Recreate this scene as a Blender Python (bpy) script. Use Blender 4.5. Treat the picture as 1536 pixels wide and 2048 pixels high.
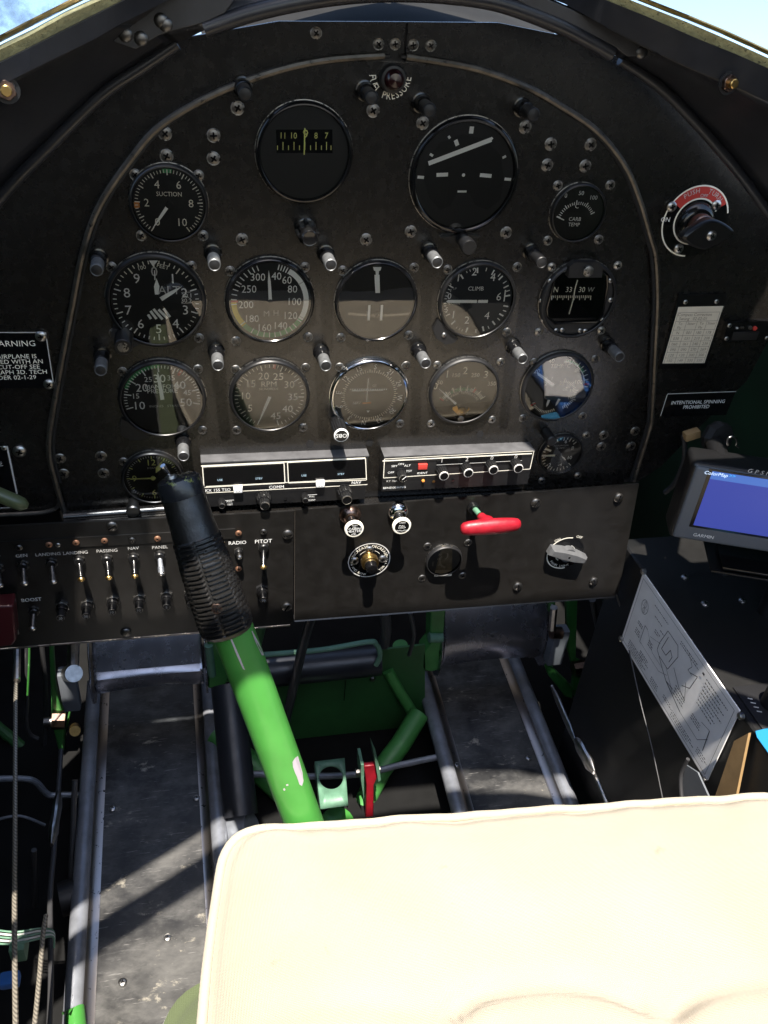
import bpy, bmesh, math, random
from mathutils import Vector, Matrix
random.seed(7)
C = bpy.context.scene.collection
for o in list(bpy.data.objects): bpy.data.objects.remove(o)
PI = math.pi

# ------------------------------------------------------------------ camera
F_PX = 1716.0
RX = Vector((0.97609339, -0.05328981, 0.21071754))   # world X in camera axes (right, down, forward)
RY = Vector((-0.20215766, -0.57869398, 0.79009212))  # world Y
RZ = Vector((0.07983712, -0.81380186, -0.57563232))  # world Z
CAM = Vector((-0.185, -0.8, 0.32373711))
cd = bpy.data.cameras.new('camera'); cam = bpy.data.objects.new('camera', cd); C.objects.link(cam)
right = Vector((RX[0], RY[0], RZ[0])); down = Vector((RX[1], RY[1], RZ[1])); fwd = Vector((RX[2], RY[2], RZ[2]))
m = Matrix((right, -down, -fwd)).transposed().to_4x4(); m.translation = CAM
cam.matrix_world = m
cd.sensor_fit = 'VERTICAL'; cd.sensor_height = 24.0; cd.sensor_width = 18.0
cd.lens = 24.0 * F_PX / 2048.0
cd.clip_start = 0.01; cd.clip_end = 500.0
bpy.context.scene.camera = cam

# ------------------------------------------------------------------ sky, sun, exposure
SUN = Vector((-0.06, -0.316, 0.949)).normalized()      # towards the sun
w = bpy.data.worlds.new('World'); bpy.context.scene.world = w; w.use_nodes = True
wn = w.node_tree; bg = wn.nodes['Background']
sky = wn.nodes.new('ShaderNodeTexSky'); sky.sky_type = 'NISHITA'; sky.sun_disc = False
TILT = math.radians(18)                              # the aircraft sits nose-high on its tail wheel
sr = Matrix.Rotation(TILT, 3, 'X') @ SUN
sky.sun_elevation = math.asin(sr.z); sky.sun_rotation = math.atan2(sr.x, sr.y)
sky.air_density = 1.0; sky.dust_density = 1.0
tc = wn.nodes.new('ShaderNodeTexCoord'); mp = wn.nodes.new('ShaderNodeMapping'); mp.vector_type = 'POINT'
mp.inputs['Rotation'].default_value = (TILT, 0, 0)
wn.links.new(tc.outputs['Generated'], mp.inputs['Vector']); wn.links.new(mp.outputs['Vector'], sky.inputs['Vector'])
wn.links.new(sky.outputs['Color'], bg.inputs['Color']); bg.inputs['Strength'].default_value = 0.12
sl = bpy.data.lights.new('sun', 'SUN'); sl.energy = 5.0; sl.angle = math.radians(0.5); sl.color = (1.0, 0.93, 0.83)
so = bpy.data.objects.new('sun', sl); C.objects.link(so); so.rotation_euler = SUN.to_track_quat('Z', 'Y').to_euler()
so.location = SUN * 5
vs = bpy.context.scene.view_settings
vs.view_transform = 'Standard'; vs.look = 'None'; vs.gamma = 1.0; vs.use_curve_mapping = False
vs.exposure = 1.55

# ------------------------------------------------------------------ pixel -> point on a real plane of the cockpit
def ray(px, py):
    d = (px - 768.0, py - 1024.0, F_PX)
    return Vector((RX.dot(d), RY.dot(d), RZ.dot(d)))
def at(px, py, y=0.0):
    d = ray(px, py); return CAM + d * ((y - CAM.y) / d.y)
def atz(px, py, z):
    d = ray(px, py); return CAM + d * ((z - CAM.z) / d.z)
def atx(px, py, x):
    d = ray(px, py); return CAM + d * ((x - CAM.x) / d.x)

# ------------------------------------------------------------------ materials
def nodemat(name):
    mt = bpy.data.materials.new(name); mt.use_nodes = True
    return mt, mt.node_tree, mt.node_tree.nodes['Principled BSDF']
def mat(name, col, rough=0.5, metal=0.0, bump=0.0, bscale=300.0, var=0.0, vscale=40.0, wear=None, wscale=60.0, wth=0.66, rvar=0.0, spec=0.5, coat=0.0, sheen=0.0):
    mt, nt, b = nodemat(name)
    b.inputs['Base Color'].default_value = (*col, 1); b.inputs['Roughness'].default_value = rough
    b.inputs['Metallic'].default_value = metal; b.inputs['Specular IOR Level'].default_value = spec
    b.inputs['Coat Weight'].default_value = coat; b.inputs['Coat Roughness'].default_value = 0.1
    t = nt.nodes.new('ShaderNodeTexCoord')
    def noise(sc, det=4.0, ro=0.6):
        n = nt.nodes.new('ShaderNodeTexNoise'); n.inputs['Scale'].default_value = sc
        n.inputs['Detail'].default_value = det; n.inputs['Roughness'].default_value = ro
        nt.links.new(t.outputs['Object'], n.inputs['Vector']); return n
    b.inputs['Sheen Weight'].default_value = sheen; b.inputs['Sheen Roughness'].default_value = 0.4; b.inputs['Sheen Tint'].default_value = (1.0, 0.86, 0.74, 1)
    csock = None
    if var > 0:
        n = noise(vscale); r = nt.nodes.new('ShaderNodeValToRGB')
        r.color_ramp.elements[0].position = 0.3; r.color_ramp.elements[1].position = 0.72
        r.color_ramp.elements[0].color = (*[c * (1 - var) for c in col], 1); r.color_ramp.elements[1].color = (*[min(1, c * (1 + var)) for c in col], 1)
        nt.links.new(n.outputs['Fac'], r.inputs['Fac']); csock = r.outputs['Color']
    if wear:
        n = noise(wscale, 8.0, 0.72); r = nt.nodes.new('ShaderNodeValToRGB')
        r.color_ramp.elements[0].position = wth; r.color_ramp.elements[1].position = wth + 0.04
        nt.links.new(n.outputs['Fac'], r.inputs['Fac'])
        mx = nt.nodes.new('ShaderNodeMix'); mx.data_type = 'RGBA'
        mx.inputs[6].default_value = (*col, 1); mx.inputs[7].default_value = (*wear, 1)
        if csock: nt.links.new(csock, mx.inputs[6])
        nt.links.new(r.outputs['Color'], mx.inputs[0]); csock = mx.outputs[2]
    if csock: nt.links.new(csock, b.inputs['Base Color'])
    if rvar > 0:
        n = noise(vscale * 1.7 + 11, 5.0); mr = nt.nodes.new('ShaderNodeMapRange')
        mr.inputs['From Min'].default_value = 0.3; mr.inputs['From Max'].default_value = 0.7
        mr.inputs['To Min'].default_value = max(0.02, rough - rvar); mr.inputs['To Max'].default_value = min(1, rough + rvar)
        nt.links.new(n.outputs['Fac'], mr.inputs['Value']); nt.links.new(mr.outputs['Result'], b.inputs['Roughness'])
    if bump > 0:
        n = noise(bscale, 3.0); bp = nt.nodes.new('ShaderNodeBump'); bp.inputs['Strength'].default_value = bump
        bp.inputs['Distance'].default_value = 0.001
        nt.links.new(n.outputs['Fac'], bp.inputs['Height']); nt.links.new(bp.outputs['Normal'], b.inputs['Normal'])
    return mt
M = {}
M['panel'] = mat('black_panel_paint', (0.0070, 0.0063, 0.0057), 0.27, sheen=0.06, spec=0.75, bump=0.06, bscale=900, var=0.2, vscale=60, wear=(0.06, 0.055, 0.05), wscale=170, wth=0.76, rvar=0.03)
M['panel_old'] = mat('worn_black_paint', (0.0070, 0.0068, 0.0067), 0.34, sheen=0.075, spec=0.6, bump=0.10, bscale=700, var=0.35, vscale=40, wear=(0.11, 0.10, 0.088), wscale=190, wth=0.70, rvar=0.06)
M['black'] = mat('black_plastic', (0.007, 0.007, 0.0075), 0.35, bump=0.05, bscale=800)
M['gloss'] = mat('gloss_black', (0.005, 0.005, 0.0055), 0.16)
M['dialb'] = mat('dial_black', (0.005, 0.005, 0.0052), 0.7, var=0.2, vscale=80)
M['dialn'] = mat('dial_navy', (0.006, 0.010, 0.016), 0.6)
M['dialg'] = mat('dial_grey', (0.009, 0.0095, 0.0105), 0.6)
M['shade'] = mat('dark_trim', (0.009, 0.009, 0.010), 0.5, bump=0.1, bscale=500)
M['rubber'] = mat('black_rubber', (0.009, 0.0085, 0.008), 0.36, bump=0.25, bscale=400, rvar=0.12, vscale=60)
M['white'] = mat('white_marking', (0.86, 0.86, 0.84), 0.6)
M['dim'] = mat('dim_white_marking', (0.52, 0.51, 0.49), 0.7)
M['cream'] = mat('cream_with_reflected_tan', (0.84, 0.80, 0.69), 0.7)  # own cream on placards; on gauge marks, tan reflection put into white
M['lume'] = mat('yellow_marking', (0.72, 0.72, 0.24), 0.7)
M['mgreen'] = mat('green_marking', (0.05, 0.28, 0.10), 0.6)
M['myel'] = mat('amber_marking', (0.70, 0.55, 0.06), 0.6)
M['mred'] = mat('red_marking', (0.50, 0.04, 0.03), 0.6)
M['morange'] = mat('orange_marking', (0.60, 0.22, 0.04), 0.6)
M['steel'] = mat('steel', (0.42, 0.41, 0.40), 0.32, 1.0, bump=0.1, bscale=600, var=0.25, vscale=120)
M['screwm'] = mat('dark_screw_metal', (0.16, 0.155, 0.15), 0.38, 1.0, bump=0.1, bscale=900)
M['rim'] = mat('worn_rim_metal', (0.30, 0.29, 0.275), 0.42, 1.0, wear=(0.02, 0.02, 0.02), wscale=260, wth=0.52)
M['chrome'] = mat('chrome', (0.62, 0.62, 0.62), 0.10, 1.0)
M['alu'] = mat('polished_aluminium', (0.33, 0.33, 0.37), 0.26, 0.9, bump=0.05, bscale=40, var=0.12, vscale=20, wear=(0.03, 0.03, 0.035), wscale=700, wth=0.72, rvar=0.05)
M['alup'] = mat('silver_paint', (0.22, 0.235, 0.265), 0.40, 0.4, bump=0.08, bscale=300, var=0.2, vscale=50)
M['brass'] = mat('brass', (0.50, 0.33, 0.12), 0.30, 1.0, var=0.2, vscale=150)
M['copper'] = mat('copper_rivet', (0.40, 0.21, 0.13), 0.42, 0.8, var=0.3, vscale=200)
M['green'] = mat('apple_green_paint', (0.047, 0.205, 0.036), 0.36, var=0.12, vscale=26, coat=0.2, bump=0.05, bscale=120, wear=(0.02, 0.09, 0.018), wscale=140, wth=0.70, rvar=0.08)
M['dkgreen'] = mat('interior_green_paint', (0.045, 0.19, 0.042), 0.45, bump=0.1, bscale=200, var=0.2, vscale=30)
M['wallgreen'] = mat('shaded_wall_green', (0.008, 0.030, 0.010), 0.6, var=0.3, vscale=12)  # the same interior green with deep shade put into its colour
M['zinc'] = mat('grey_green_primer', (0.09, 0.19, 0.125), 0.5, bump=0.1, bscale=300, var=0.2, vscale=60)
M['red'] = mat('red_enamel', (0.26, 0.007, 0.016), 0.40, var=0.25, vscale=70, bump=0.12, bscale=160, wear=(0.30, 0.12, 0.10), wscale=120, wth=0.72, rvar=0.12)
M['maroon'] = mat('red_guard_plastic', (0.06, 0.007, 0.010), 0.35)
M['olive'] = mat('olive_enamel', (0.075, 0.095, 0.045), 0.32)
M['cyan'] = mat('cyan_tape', (0.006, 0.16, 0.33), 0.6)
M['tanwood'] = mat('tan_strap', (0.30, 0.19, 0.085), 0.6, var=0.2, vscale=40)
M['paper'] = mat('card_paper', (0.62, 0.56, 0.46), 0.8, var=0.06, vscale=60)
M['ink'] = mat('card_ink', (0.16, 0.13, 0.10), 0.8)
M['plate'] = mat('etched_plate', (0.84, 0.83, 0.825), 0.5, 0.0, var=0.08, vscale=25)
M['plateink'] = mat('plate_ink', (0.05, 0.05, 0.055), 0.7)
M['hood'] = mat('hood_paint', (0.014, 0.015, 0.019), 0.36, bump=0.10, bscale=250, var=0.2, vscale=20, wear=(0.15, 0.15, 0.15), wscale=200, wth=0.76, rvar=0.08)
M['greydeck'] = mat('grey_deck_paint', (0.018, 0.018, 0.0175), 0.85, var=0.3, vscale=12, spec=0.1)
M['strapm'] = mat('sunlit_satin_strap', (0.035, 0.035, 0.037), 0.42, bump=0.1, bscale=200, var=0.25, vscale=40)  # lighter than the hood: sunlight on the straps put into the colour
M['seal'] = mat('weathered_seal', (0.33, 0.30, 0.15), 0.9, bump=0.8, bscale=500, var=0.3, vscale=120, wear=(0.12, 0.11, 0.06), wscale=300, wth=0.58)
M['cable'] = mat('steel_cable', (0.42, 0.39, 0.34), 0.4, 0.8)
M['hose'] = mat('dark_hose', (0.03, 0.03, 0.032), 0.5)
M['gpscase'] = mat('grey_case', (0.10, 0.11, 0.125), 0.45, bump=0.15, bscale=1500)
M['concrete'] = mat('concrete_apron', (0.22, 0.215, 0.20), 0.9, var=0.2, vscale=0.6)
M['tubepaint'] = mat('silver_tube_paint', (0.20, 0.21, 0.235), 0.36, 0.35, bump=0.1, bscale=200, var=0.25, vscale=40, wear=(0.10, 0.10, 0.11), wscale=90, wth=0.66)
M['console'] = mat('console_black', (0.0065, 0.0063, 0.006), 0.5, bump=0.12, bscale=500, var=0.3, vscale=40, wear=(0.10, 0.095, 0.09), wscale=160, wth=0.73)
M['bulk'] = mat('bulkhead_shaded_green', (0.022, 0.085, 0.022), 0.5, var=0.25, vscale=14)  # interior green darkened, footwell shade put into the colour
M['darkcloth'] = fabric('dark_seat_cloth', (0.020, 0.022, 0.018), 700) if False else mat('dark_seat_cloth', (0.020, 0.022, 0.018), 0.9)
M['window'] = mat('window_metal', (0.34, 0.30, 0.23), 0.45, 0.1, var=0.4, vscale=150)
M['covertop'] = mat('grey_cover_metal', (0.10, 0.10, 0.105), 0.45, 0.3, bump=0.1, bscale=300, var=0.3, vscale=60)
M['floor'] = mat('dark_floor', (0.006, 0.006, 0.006), 0.8, var=0.4, vscale=15, spec=0.15)
M['bead'] = mat('worn_bead_metal', (0.11, 0.10, 0.088), 0.40, 0.8, var=0.35, vscale=90, wear=(0.02, 0.02, 0.02), wscale=140, wth=0.60)
M['blueglow'] = None
def glassmat(name, tint, ior=1.5, rough=0.0, dirt=0.0):
    mt, nt, b = nodemat(name); nt.nodes.remove(b)
    out = nt.nodes['Material Output']; tr = nt.nodes.new('ShaderNodeBsdfTransparent'); tr.inputs['Color'].default_value = (*tint, 1)
    gl = nt.nodes.new('ShaderNodeBsdfGlossy'); gl.inputs['Roughness'].default_value = rough; gl.inputs['Color'].default_value = (1, 1, 1, 1)
    fr = nt.nodes.new('ShaderNodeFresnel'); fr.inputs['IOR'].default_value = ior
    mx = nt.nodes.new('ShaderNodeMixShader')
    nt.links.new(fr.outputs['Fac'], mx.inputs['Fac']); nt.links.new(tr.outputs['BSDF'], mx.inputs[1]); nt.links.new(gl.outputs['BSDF'], mx.inputs[2])
    last = mx
    if dirt > 0:
        t = nt.nodes.new('ShaderNodeTexCoord'); n = nt.nodes.new('ShaderNodeTexNoise'); n.inputs['Scale'].default_value = 30; n.inputs['Detail'].default_value = 10
        n.inputs['Roughness'].default_value = 0.75
        nt.links.new(t.outputs['Object'], n.inputs['Vector'])
        r = nt.nodes.new('ShaderNodeValToRGB'); r.color_ramp.elements[0].position = 0.42; r.color_ramp.elements[1].position = 0.72
        r.color_ramp.elements[1].color = (dirt, dirt, dirt, 1)
        nt.links.new(n.outputs['Fac'], r.inputs['Fac'])
        df = nt.nodes.new('ShaderNodeBsdfDiffuse'); df.inputs['Color'].default_value = (0.10, 0.125, 0.165, 1)
        m2 = nt.nodes.new('ShaderNodeMixShader')
        nt.links.new(r.outputs['Color'], m2.inputs['Fac']); nt.links.new(mx.outputs['Shader'], m2.inputs[1]); nt.links.new(df.outputs['BSDF'], m2.inputs[2]); last = m2
    nt.links.new(last.outputs['Shader'], out.inputs['Surface']); return mt
M['glass'] = glassmat('instrument_glass', (0.97, 0.97, 0.97), 1.80, rough=0.015)
M['windglass'] = glassmat('windshield_glass', (0.95, 0.97, 0.97), 1.08)
M['dirtyglass'] = glassmat('dirty_windshield_glass', (0.86, 0.9, 0.95), 1.10, 0.05, dirt=0.8)
M['browndome'] = mat('tarnished_dome', (0.22, 0.15, 0.12), .28, 1.0, var=.3, vscale=200)
M['lens'] = mat('dark_ruby_lens', (0.018, 0.004, 0.005), 0.22, coat=0.2)
def emat(name, col, e):
    mt, nt, b = nodemat(name); b.inputs['Base Color'].default_value = (0.01, 0.01, 0.02, 1); b.inputs['Roughness'].default_value = 0.3; b.inputs['Specular IOR Level'].default_value = 0.15
    b.inputs['Emission Color'].default_value = (*col, 1); b.inputs['Emission Strength'].default_value = e; return mt
M['screen'] = emat('blue_screen', (0.018, 0.026, 0.14), 0.9)
M['screenbar'] = emat('blue_screen_bar', (0.03, 0.07, 0.22), 0.9)
M['screentxt'] = emat('screen_text', (0.5, 0.62, 0.8), 0.7)
M['screenarrow'] = emat('screen_arrow', (0.03, 0.25, 0.6), 0.8)
M['led'] = emat('small_lit_legend', (0.55, 0.75, 0.85), 0.45)
def fabric(name, col, weave=900.0, bump=0.35, var=0.06, stain=None):
    mt, nt, b = nodemat(name); b.inputs['Roughness'].default_value = 0.9; b.inputs['Specular IOR Level'].default_value = 0.2
    b.inputs['Sheen Weight'].default_value = 0.15
    t = nt.nodes.new('ShaderNodeTexCoord')
    n = nt.nodes.new('ShaderNodeTexNoise'); n.inputs['Scale'].default_value = 9; n.inputs['Detail'].default_value = 6
    nt.links.new(t.outputs['Object'], n.inputs['Vector'])
    r = nt.nodes.new('ShaderNodeValToRGB'); r.color_ramp.elements[0].position = 0.35; r.color_ramp.elements[1].position = 0.7
    r.color_ramp.elements[0].color = (*[c * (1 - var) for c in col], 1); r.color_ramp.elements[1].color = (*[c * (1 + var) for c in col], 1)
    nt.links.new(n.outputs['Fac'], r.inputs['Fac']); cs = r.outputs['Color']
    if stain:
        n2 = nt.nodes.new('ShaderNodeTexNoise'); n2.inputs['Scale'].default_value = 45; n2.inputs['Detail'].default_value = 3
        nt.links.new(t.outputs['Object'], n2.inputs['Vector'])
        r2 = nt.nodes.new('ShaderNodeValToRGB'); r2.color_ramp.elements[0].position = 0.72; r2.color_ramp.elements[1].position = 0.78
        nt.links.new(n2.outputs['Fac'], r2.inputs['Fac'])
        mx = nt.nodes.new('ShaderNodeMix'); mx.data_type = 'RGBA'; mx.inputs[7].default_value = (*stain, 1)
        nt.links.new(cs, mx.inputs[6]); nt.links.new(r2.outputs['Color'], mx.inputs[0]); cs = mx.outputs[2]
    nt.links.new(cs, b.inputs['Base Color'])
    hs = []
    for ax in ('X', 'Y'):
        wv = nt.nodes.new('ShaderNodeTexWave'); wv.bands_direction = ax; wv.inputs['Scale'].default_value = weave / 6.28 * 2
        wv.inputs['Distortion'].default_value = 0.6
        nt.links.new(t.outputs['Object'], wv.inputs['Vector']); hs.append(wv)
    ma = nt.nodes.new('ShaderNodeMath'); ma.operation = 'ADD'
    nt.links.new(hs[0].outputs['Fac'], ma.inputs[0]); nt.links.new(hs[1].outputs['Fac'], ma.inputs[1])
    n3 = nt.nodes.new('ShaderNodeTexNoise'); n3.inputs['Scale'].default_value = 60; n3.inputs['Detail'].default_value = 4
    nt.links.new(t.outputs['Object'], n3.inputs['Vector'])
    mb = nt.nodes.new('ShaderNodeMath'); mb.operation = 'MULTIPLY_ADD'; mb.inputs[1].default_value = 3.0
    nt.links.new(n3.outputs['Fac'], mb.inputs[0]); nt.links.new(ma.outputs[0], mb.inputs[2])
    bp = nt.nodes.new('ShaderNodeBump'); bp.inputs['Strength'].default_value = bump; bp.inputs['Distance'].default_value = 0.0006
    nt.links.new(mb.outputs[0], bp.inputs['Height']); nt.links.new(bp.outputs['Normal'], b.inputs['Normal'])
    return mt
M['cushion'] = fabric('cream_canvas', (0.345, 0.298, 0.226), bump=0.6, stain=(0.26, 0.225, 0.17))
M['piping'] = fabric('cream_piping', (0.37, 0.325, 0.245), 1500)
M['olivecloth'] = fabric('olive_canvas', (0.072, 0.090, 0.045), 700)
M['bluecloth'] = fabric('blue_cloth', (0.03, 0.13, 0.42), 700)
M['whitecloth'] = fabric('white_cloth', (0.7, 0.68, 0.68), 700)
# scuffed trough: black paint with long scratches and bare spots
def troughmat():
    mt, nt, b = nodemat('scuffed_trough_paint'); b.inputs['Metallic'].default_value = 0.15
    t = nt.nodes.new('ShaderNodeTexCoord')
    def chain(scale, stretch, p0, p1, det=8.0, rot=0.0):
        mp = nt.nodes.new('ShaderNodeMapping'); mp.inputs['Scale'].default_value = stretch; mp.inputs['Rotation'].default_value = (0, 0, rot)
        n = nt.nodes.new('ShaderNodeTexNoise'); n.inputs['Scale'].default_value = scale; n.inputs['Detail'].default_value = det; n.inputs['Roughness'].default_value = 0.7
        nt.links.new(t.outputs['Object'], mp.inputs['Vector']); nt.links.new(mp.outputs['Vector'], n.inputs['Vector'])
        r = nt.nodes.new('ShaderNodeValToRGB'); r.color_ramp.elements[0].position = p0; r.color_ramp.elements[1].position = p1
        nt.links.new(n.outputs['Fac'], r.inputs['Fac']); return r.outputs['Color']
    d = chain(9, (1, 1, 1), 0.36, 0.70, 4.0); a = chain(18, (1, 1.6, 1), 0.46, 0.80, 8.0, rot=0.5); c = chain(26, (1, 1.5, 1), 0.615, 0.70, 9.0); e = chain(40, (.5, 3, 1), 0.60, 0.85, 6.0, rot=0.35); g = chain(110, (.3, 3.5, 1), 0.63, 0.70, 3.0, rot=-0.5)
    def mx(fac, A, B):
        x = nt.nodes.new('ShaderNodeMix'); x.data_type = 'RGBA'
        if isinstance(A, tuple): x.inputs[6].default_value = A
        else: nt.links.new(A, x.inputs[6])
        x.inputs[7].default_value = B; nt.links.new(fac, x.inputs[0]); return x.outputs[2]
    s = mx(d, (0.014, 0.014, 0.0145, 1), (0.060, 0.059, 0.058, 1)); s = mx(a, s, (0.115, 0.112, 0.106, 1)); s = mx(e, s, (0.12, 0.118, 0.114, 1)); s = mx(g, s, (0.15, 0.145, 0.14, 1)); s = mx(c, s, (0.25, 0.23, 0.19, 1))
    nt.links.new(s, b.inputs['Base Color'])
    mr = nt.nodes.new('ShaderNodeMapRange'); mr.inputs['To Min'].default_value = 0.32; mr.inputs['To Max'].default_value = 0.6
    nt.links.new(d, mr.inputs['Value']); nt.links.new(mr.outputs['Result'], b.inputs['Roughness'])
    bp = nt.nodes.new('ShaderNodeBump'); bp.inputs['Strength'].default_value = 0.25; bp.inputs['Distance'].default_value = 0.001
    nt.links.new(a, bp.inputs['Height']); nt.links.new(bp.outputs['Normal'], b.inputs['Normal'])
    return mt
M['trough'] = troughmat()

# ------------------------------------------------------------------ text outlines
_tc = {}
def text_mesh(s):
    if s in _tc: return _tc[s]
    cu = bpy.data.curves.new('t', 'FONT'); cu.body = s; cu.size = 1.0; cu.resolution_u = 2; cu.align_x = 'LEFT'
    ob = bpy.data.objects.new('t', cu)
    me = bpy.data.meshes.new_from_object(ob)
    v = [(p.co.x, p.co.y) for p in me.vertices]; f = [tuple(p.vertices) for p in me.polygons]
    bpy.data.objects.remove(ob); bpy.data.curves.remove(cu); bpy.data.meshes.remove(me)
    _tc[s] = (v, f); return v, f
CAPH = 0.70

# ------------------------------------------------------------------ mesh builder (works in world coordinates)
def basis(axis):
    a = Vector(axis).normalized(); u = Vector((0, 0, 1)) if abs(a.z) < 0.9 else Vector((1, 0, 0))
    u = (u - a * u.dot(a)).normalized(); return a, u, a.cross(u)
OUT = Vector((0, -1, 0))
class MB:
    def __init__(s): s.v = []; s.f = []; s.mi = []; s.mats = []
    def mid(s, m):
        m = M[m] if isinstance(m, str) else m
        if m not in s.mats: s.mats.append(m)
        return s.mats.index(m)
    def add(s, vs, fs, m):
        k = len(s.v); i = s.mid(m); s.v += [Vector(v) for v in vs]
        for f in fs: s.f.append(tuple(k + j for j in f)); s.mi.append(i)
        return s
    def box(s, c, size, m, bev=0.0, R=None, seg=2):
        bm = bmesh.new(); bmesh.ops.create_cube(bm, size=1.0)
        for v in bm.verts: v.co = Vector((v.co.x * size[0], v.co.y * size[1], v.co.z * size[2]))
        if bev > 0: bmesh.ops.bevel(bm, geom=list(bm.edges), offset=bev, segments=seg, profile=0.6, affect='EDGES')
        bm.verts.index_update()
        vs = [(R @ v.co if R else v.co) + Vector(c) for v in bm.verts]; fs = [tuple(v.index for v in f.verts) for f in bm.faces]
        bm.free(); return s.add(vs, fs, m)
    def lathe(s, prof, o, axis, m, seg=32, cap0=True, cap1=True):
        a, u, w_ = basis(axis); o = Vector(o); vs = []; fs = []; n = len(prof)
        for (r, t) in prof:
            for k in range(seg):
                th = 2 * PI * k / seg; vs.append(o + a * t + (u * math.cos(th) + w_ * math.sin(th)) * r)
        for i in range(n - 1):
            for k in range(seg):
                k2 = (k + 1) % seg; fs.append((i * seg + k, i * seg + k2, (i + 1) * seg + k2, (i + 1) * seg + k))
        if cap0 and prof[0][0] > 1e-6: fs.append(tuple(range(seg - 1, -1, -1)))
        if cap1 and prof[-1][0] > 1e-6: fs.append(tuple((n - 1) * seg + k for k in range(seg)))
        return s.add(vs, fs, m)
    def cyl(s, p0, p1, r0, m, r1=None, seg=20):
        p0 = Vector(p0); p1 = Vector(p1); L = (p1 - p0).length
        return s.lathe([(r0, 0), (r1 if r1 is not None else r0, L)], p0, p1 - p0, m, seg)
    def gear(s, o, axis, r, n, d, h, m, taper=1.0):
        a, u, w_ = basis(axis); o = Vector(o); vs = []; fs = []; N = n * 4
        rr = [r, r, r - d, r - d]
        for t, q in ((0, 1.0), (h * 0.9, taper), (h, taper * 0.93)):
            for k in range(N):
                th = 2 * PI * k / N; vs.append(o + a * t + (u * math.cos(th) + w_ * math.sin(th)) * rr[k % 4] * q)
        for i in range(2):
            for k in range(N):
                k2 = (k + 1) % N; fs.append((i * N + k, i * N + k2, (i + 1) * N + k2, (i + 1) * N + k))
        fs.append(tuple(2 * N + k for k in range(N))); return s.add(vs, fs, m)
    def tube(s, pts, r, m, seg=10, cap=True, flat=None):
        pts = [Vector(p) for p in pts]; n = len(pts); rs = r if isinstance(r, (list, tuple)) else [r] * n
        vs = []; fs = []; u = None
        for i, p in enumerate(pts):
            d = (pts[min(i + 1, n - 1)] - pts[max(i - 1, 0)]).normalized()
            if u is None: _, u, _w = basis(d)
            u = (u - d * u.dot(d)).normalized(); w_ = d.cross(u)
            for k in range(seg):
                th = 2 * PI * k / seg; vs.append(p + (u * math.cos(th) + w_ * math.sin(th) * (flat or 1.0)) * rs[i])
        for i in range(n - 1):
            for k in range(seg):
                k2 = (k + 1) % seg; fs.append((i * seg + k, i * seg + k2, (i + 1) * seg + k2, (i + 1) * seg + k))
        if cap: fs.append(tuple(range(seg - 1, -1, -1))); fs.append(tuple((n - 1) * seg + k for k in range(seg)))
        return s.add(vs, fs, m)
    def grid(s, rows, m, closed=False):
        n = len(rows[0]); vs = [p for r in rows for p in r]; fs = []
        for i in range(len(rows) - 1):
            for k in range(n if closed else n - 1):
                k2 = (k + 1) % n; fs.append((i * n + k, i * n + k2, (i + 1) * n + k2, (i + 1) * n + k))
        return s.add(vs, fs, m)
    def prism(s, poly, vec, m):                      # polygon (3D points) pushed along vec
        poly = [Vector(p) for p in poly]; vec = Vector(vec); n = len(poly)
        vs = poly + [p + vec for p in poly]; fs = [tuple(range(n)), tuple(range(2 * n - 1, n - 1, -1))]
        for k in range(n): fs.append((k, n + k, n + (k + 1) % n, (k + 1) % n))
        return s.add(vs, fs, m)
    # ---- flat marks in a plane with frame (o, ex, ez), facing ex x ez ... default is the panel plane facing -Y
    def arc(s, o, r0, r1, a0, a1, m, n=None, ex=Vector((1, 0, 0)), ez=Vector((0, 0, 1))):
        o = Vector(o); n = n or max(3, int(abs(a1 - a0) / 5)); vs = []; fs = []
        for k in range(n + 1):
            th = math.radians(a0 + (a1 - a0) * k / n); d = ex * math.sin(th) + ez * math.cos(th); vs += [o + d * r0, o + d * r1]
        for k in range(n): fs.append((2 * k, 2 * k + 1, 2 * k + 3, 2 * k + 2))
        return s.add(vs, fs, m)
    def tick(s, o, th, r0, r1, w, m, ex=Vector((1, 0, 0)), ez=Vector((0, 0, 1))):
        t = math.radians(th); d = ex * math.sin(t) + ez * math.cos(t); q = ex * math.cos(t) - ez * math.sin(t); o = Vector(o)
        return s.add([o + d * r0 - q * w / 2, o + d * r0 + q * w / 2, o + d * r1 + q * w / 2, o + d * r1 - q * w / 2], [(0, 1, 2, 3)], m)
    def line(s, p, q, w, m, nrm=OUT):
        p = Vector(p); q = Vector(q); d = (q - p).normalized(); c = d.cross(Vector(nrm)).normalized() * w / 2
        return s.add([p - c, q - c, q + c, p + c], [(0, 1, 2, 3)], m)
    def poly(s, pts, m): return s.add(pts, [tuple(range(len(pts)))], m)
    def text(s, t, o, h, m, rot=0.0, align='C', sx=1.0, ex=Vector((1, 0, 0)), ez=Vector((0, 0, 1)), shear=0.0):
        v, f = text_mesh(t)
        if not v: return s
        x0 = min(p[0] for p in v); x1 = max(p[0] for p in v)
        cx = {'C': (x0 + x1) / 2, 'L': x0, 'R': x1}[align]; k = h / CAPH; th = math.radians(rot); c_, s_ = math.cos(th), math.sin(th); o = Vector(o)
        vs = []
        for (x, y) in v:
            yy = (y - CAPH / 2) * k; xx = (x - cx) * k * sx + shear * yy
            vs.append(o + ex * (xx * c_ + yy * s_) + ez * (-xx * s_ + yy * c_))
        return s.add(vs, f, m)
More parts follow.
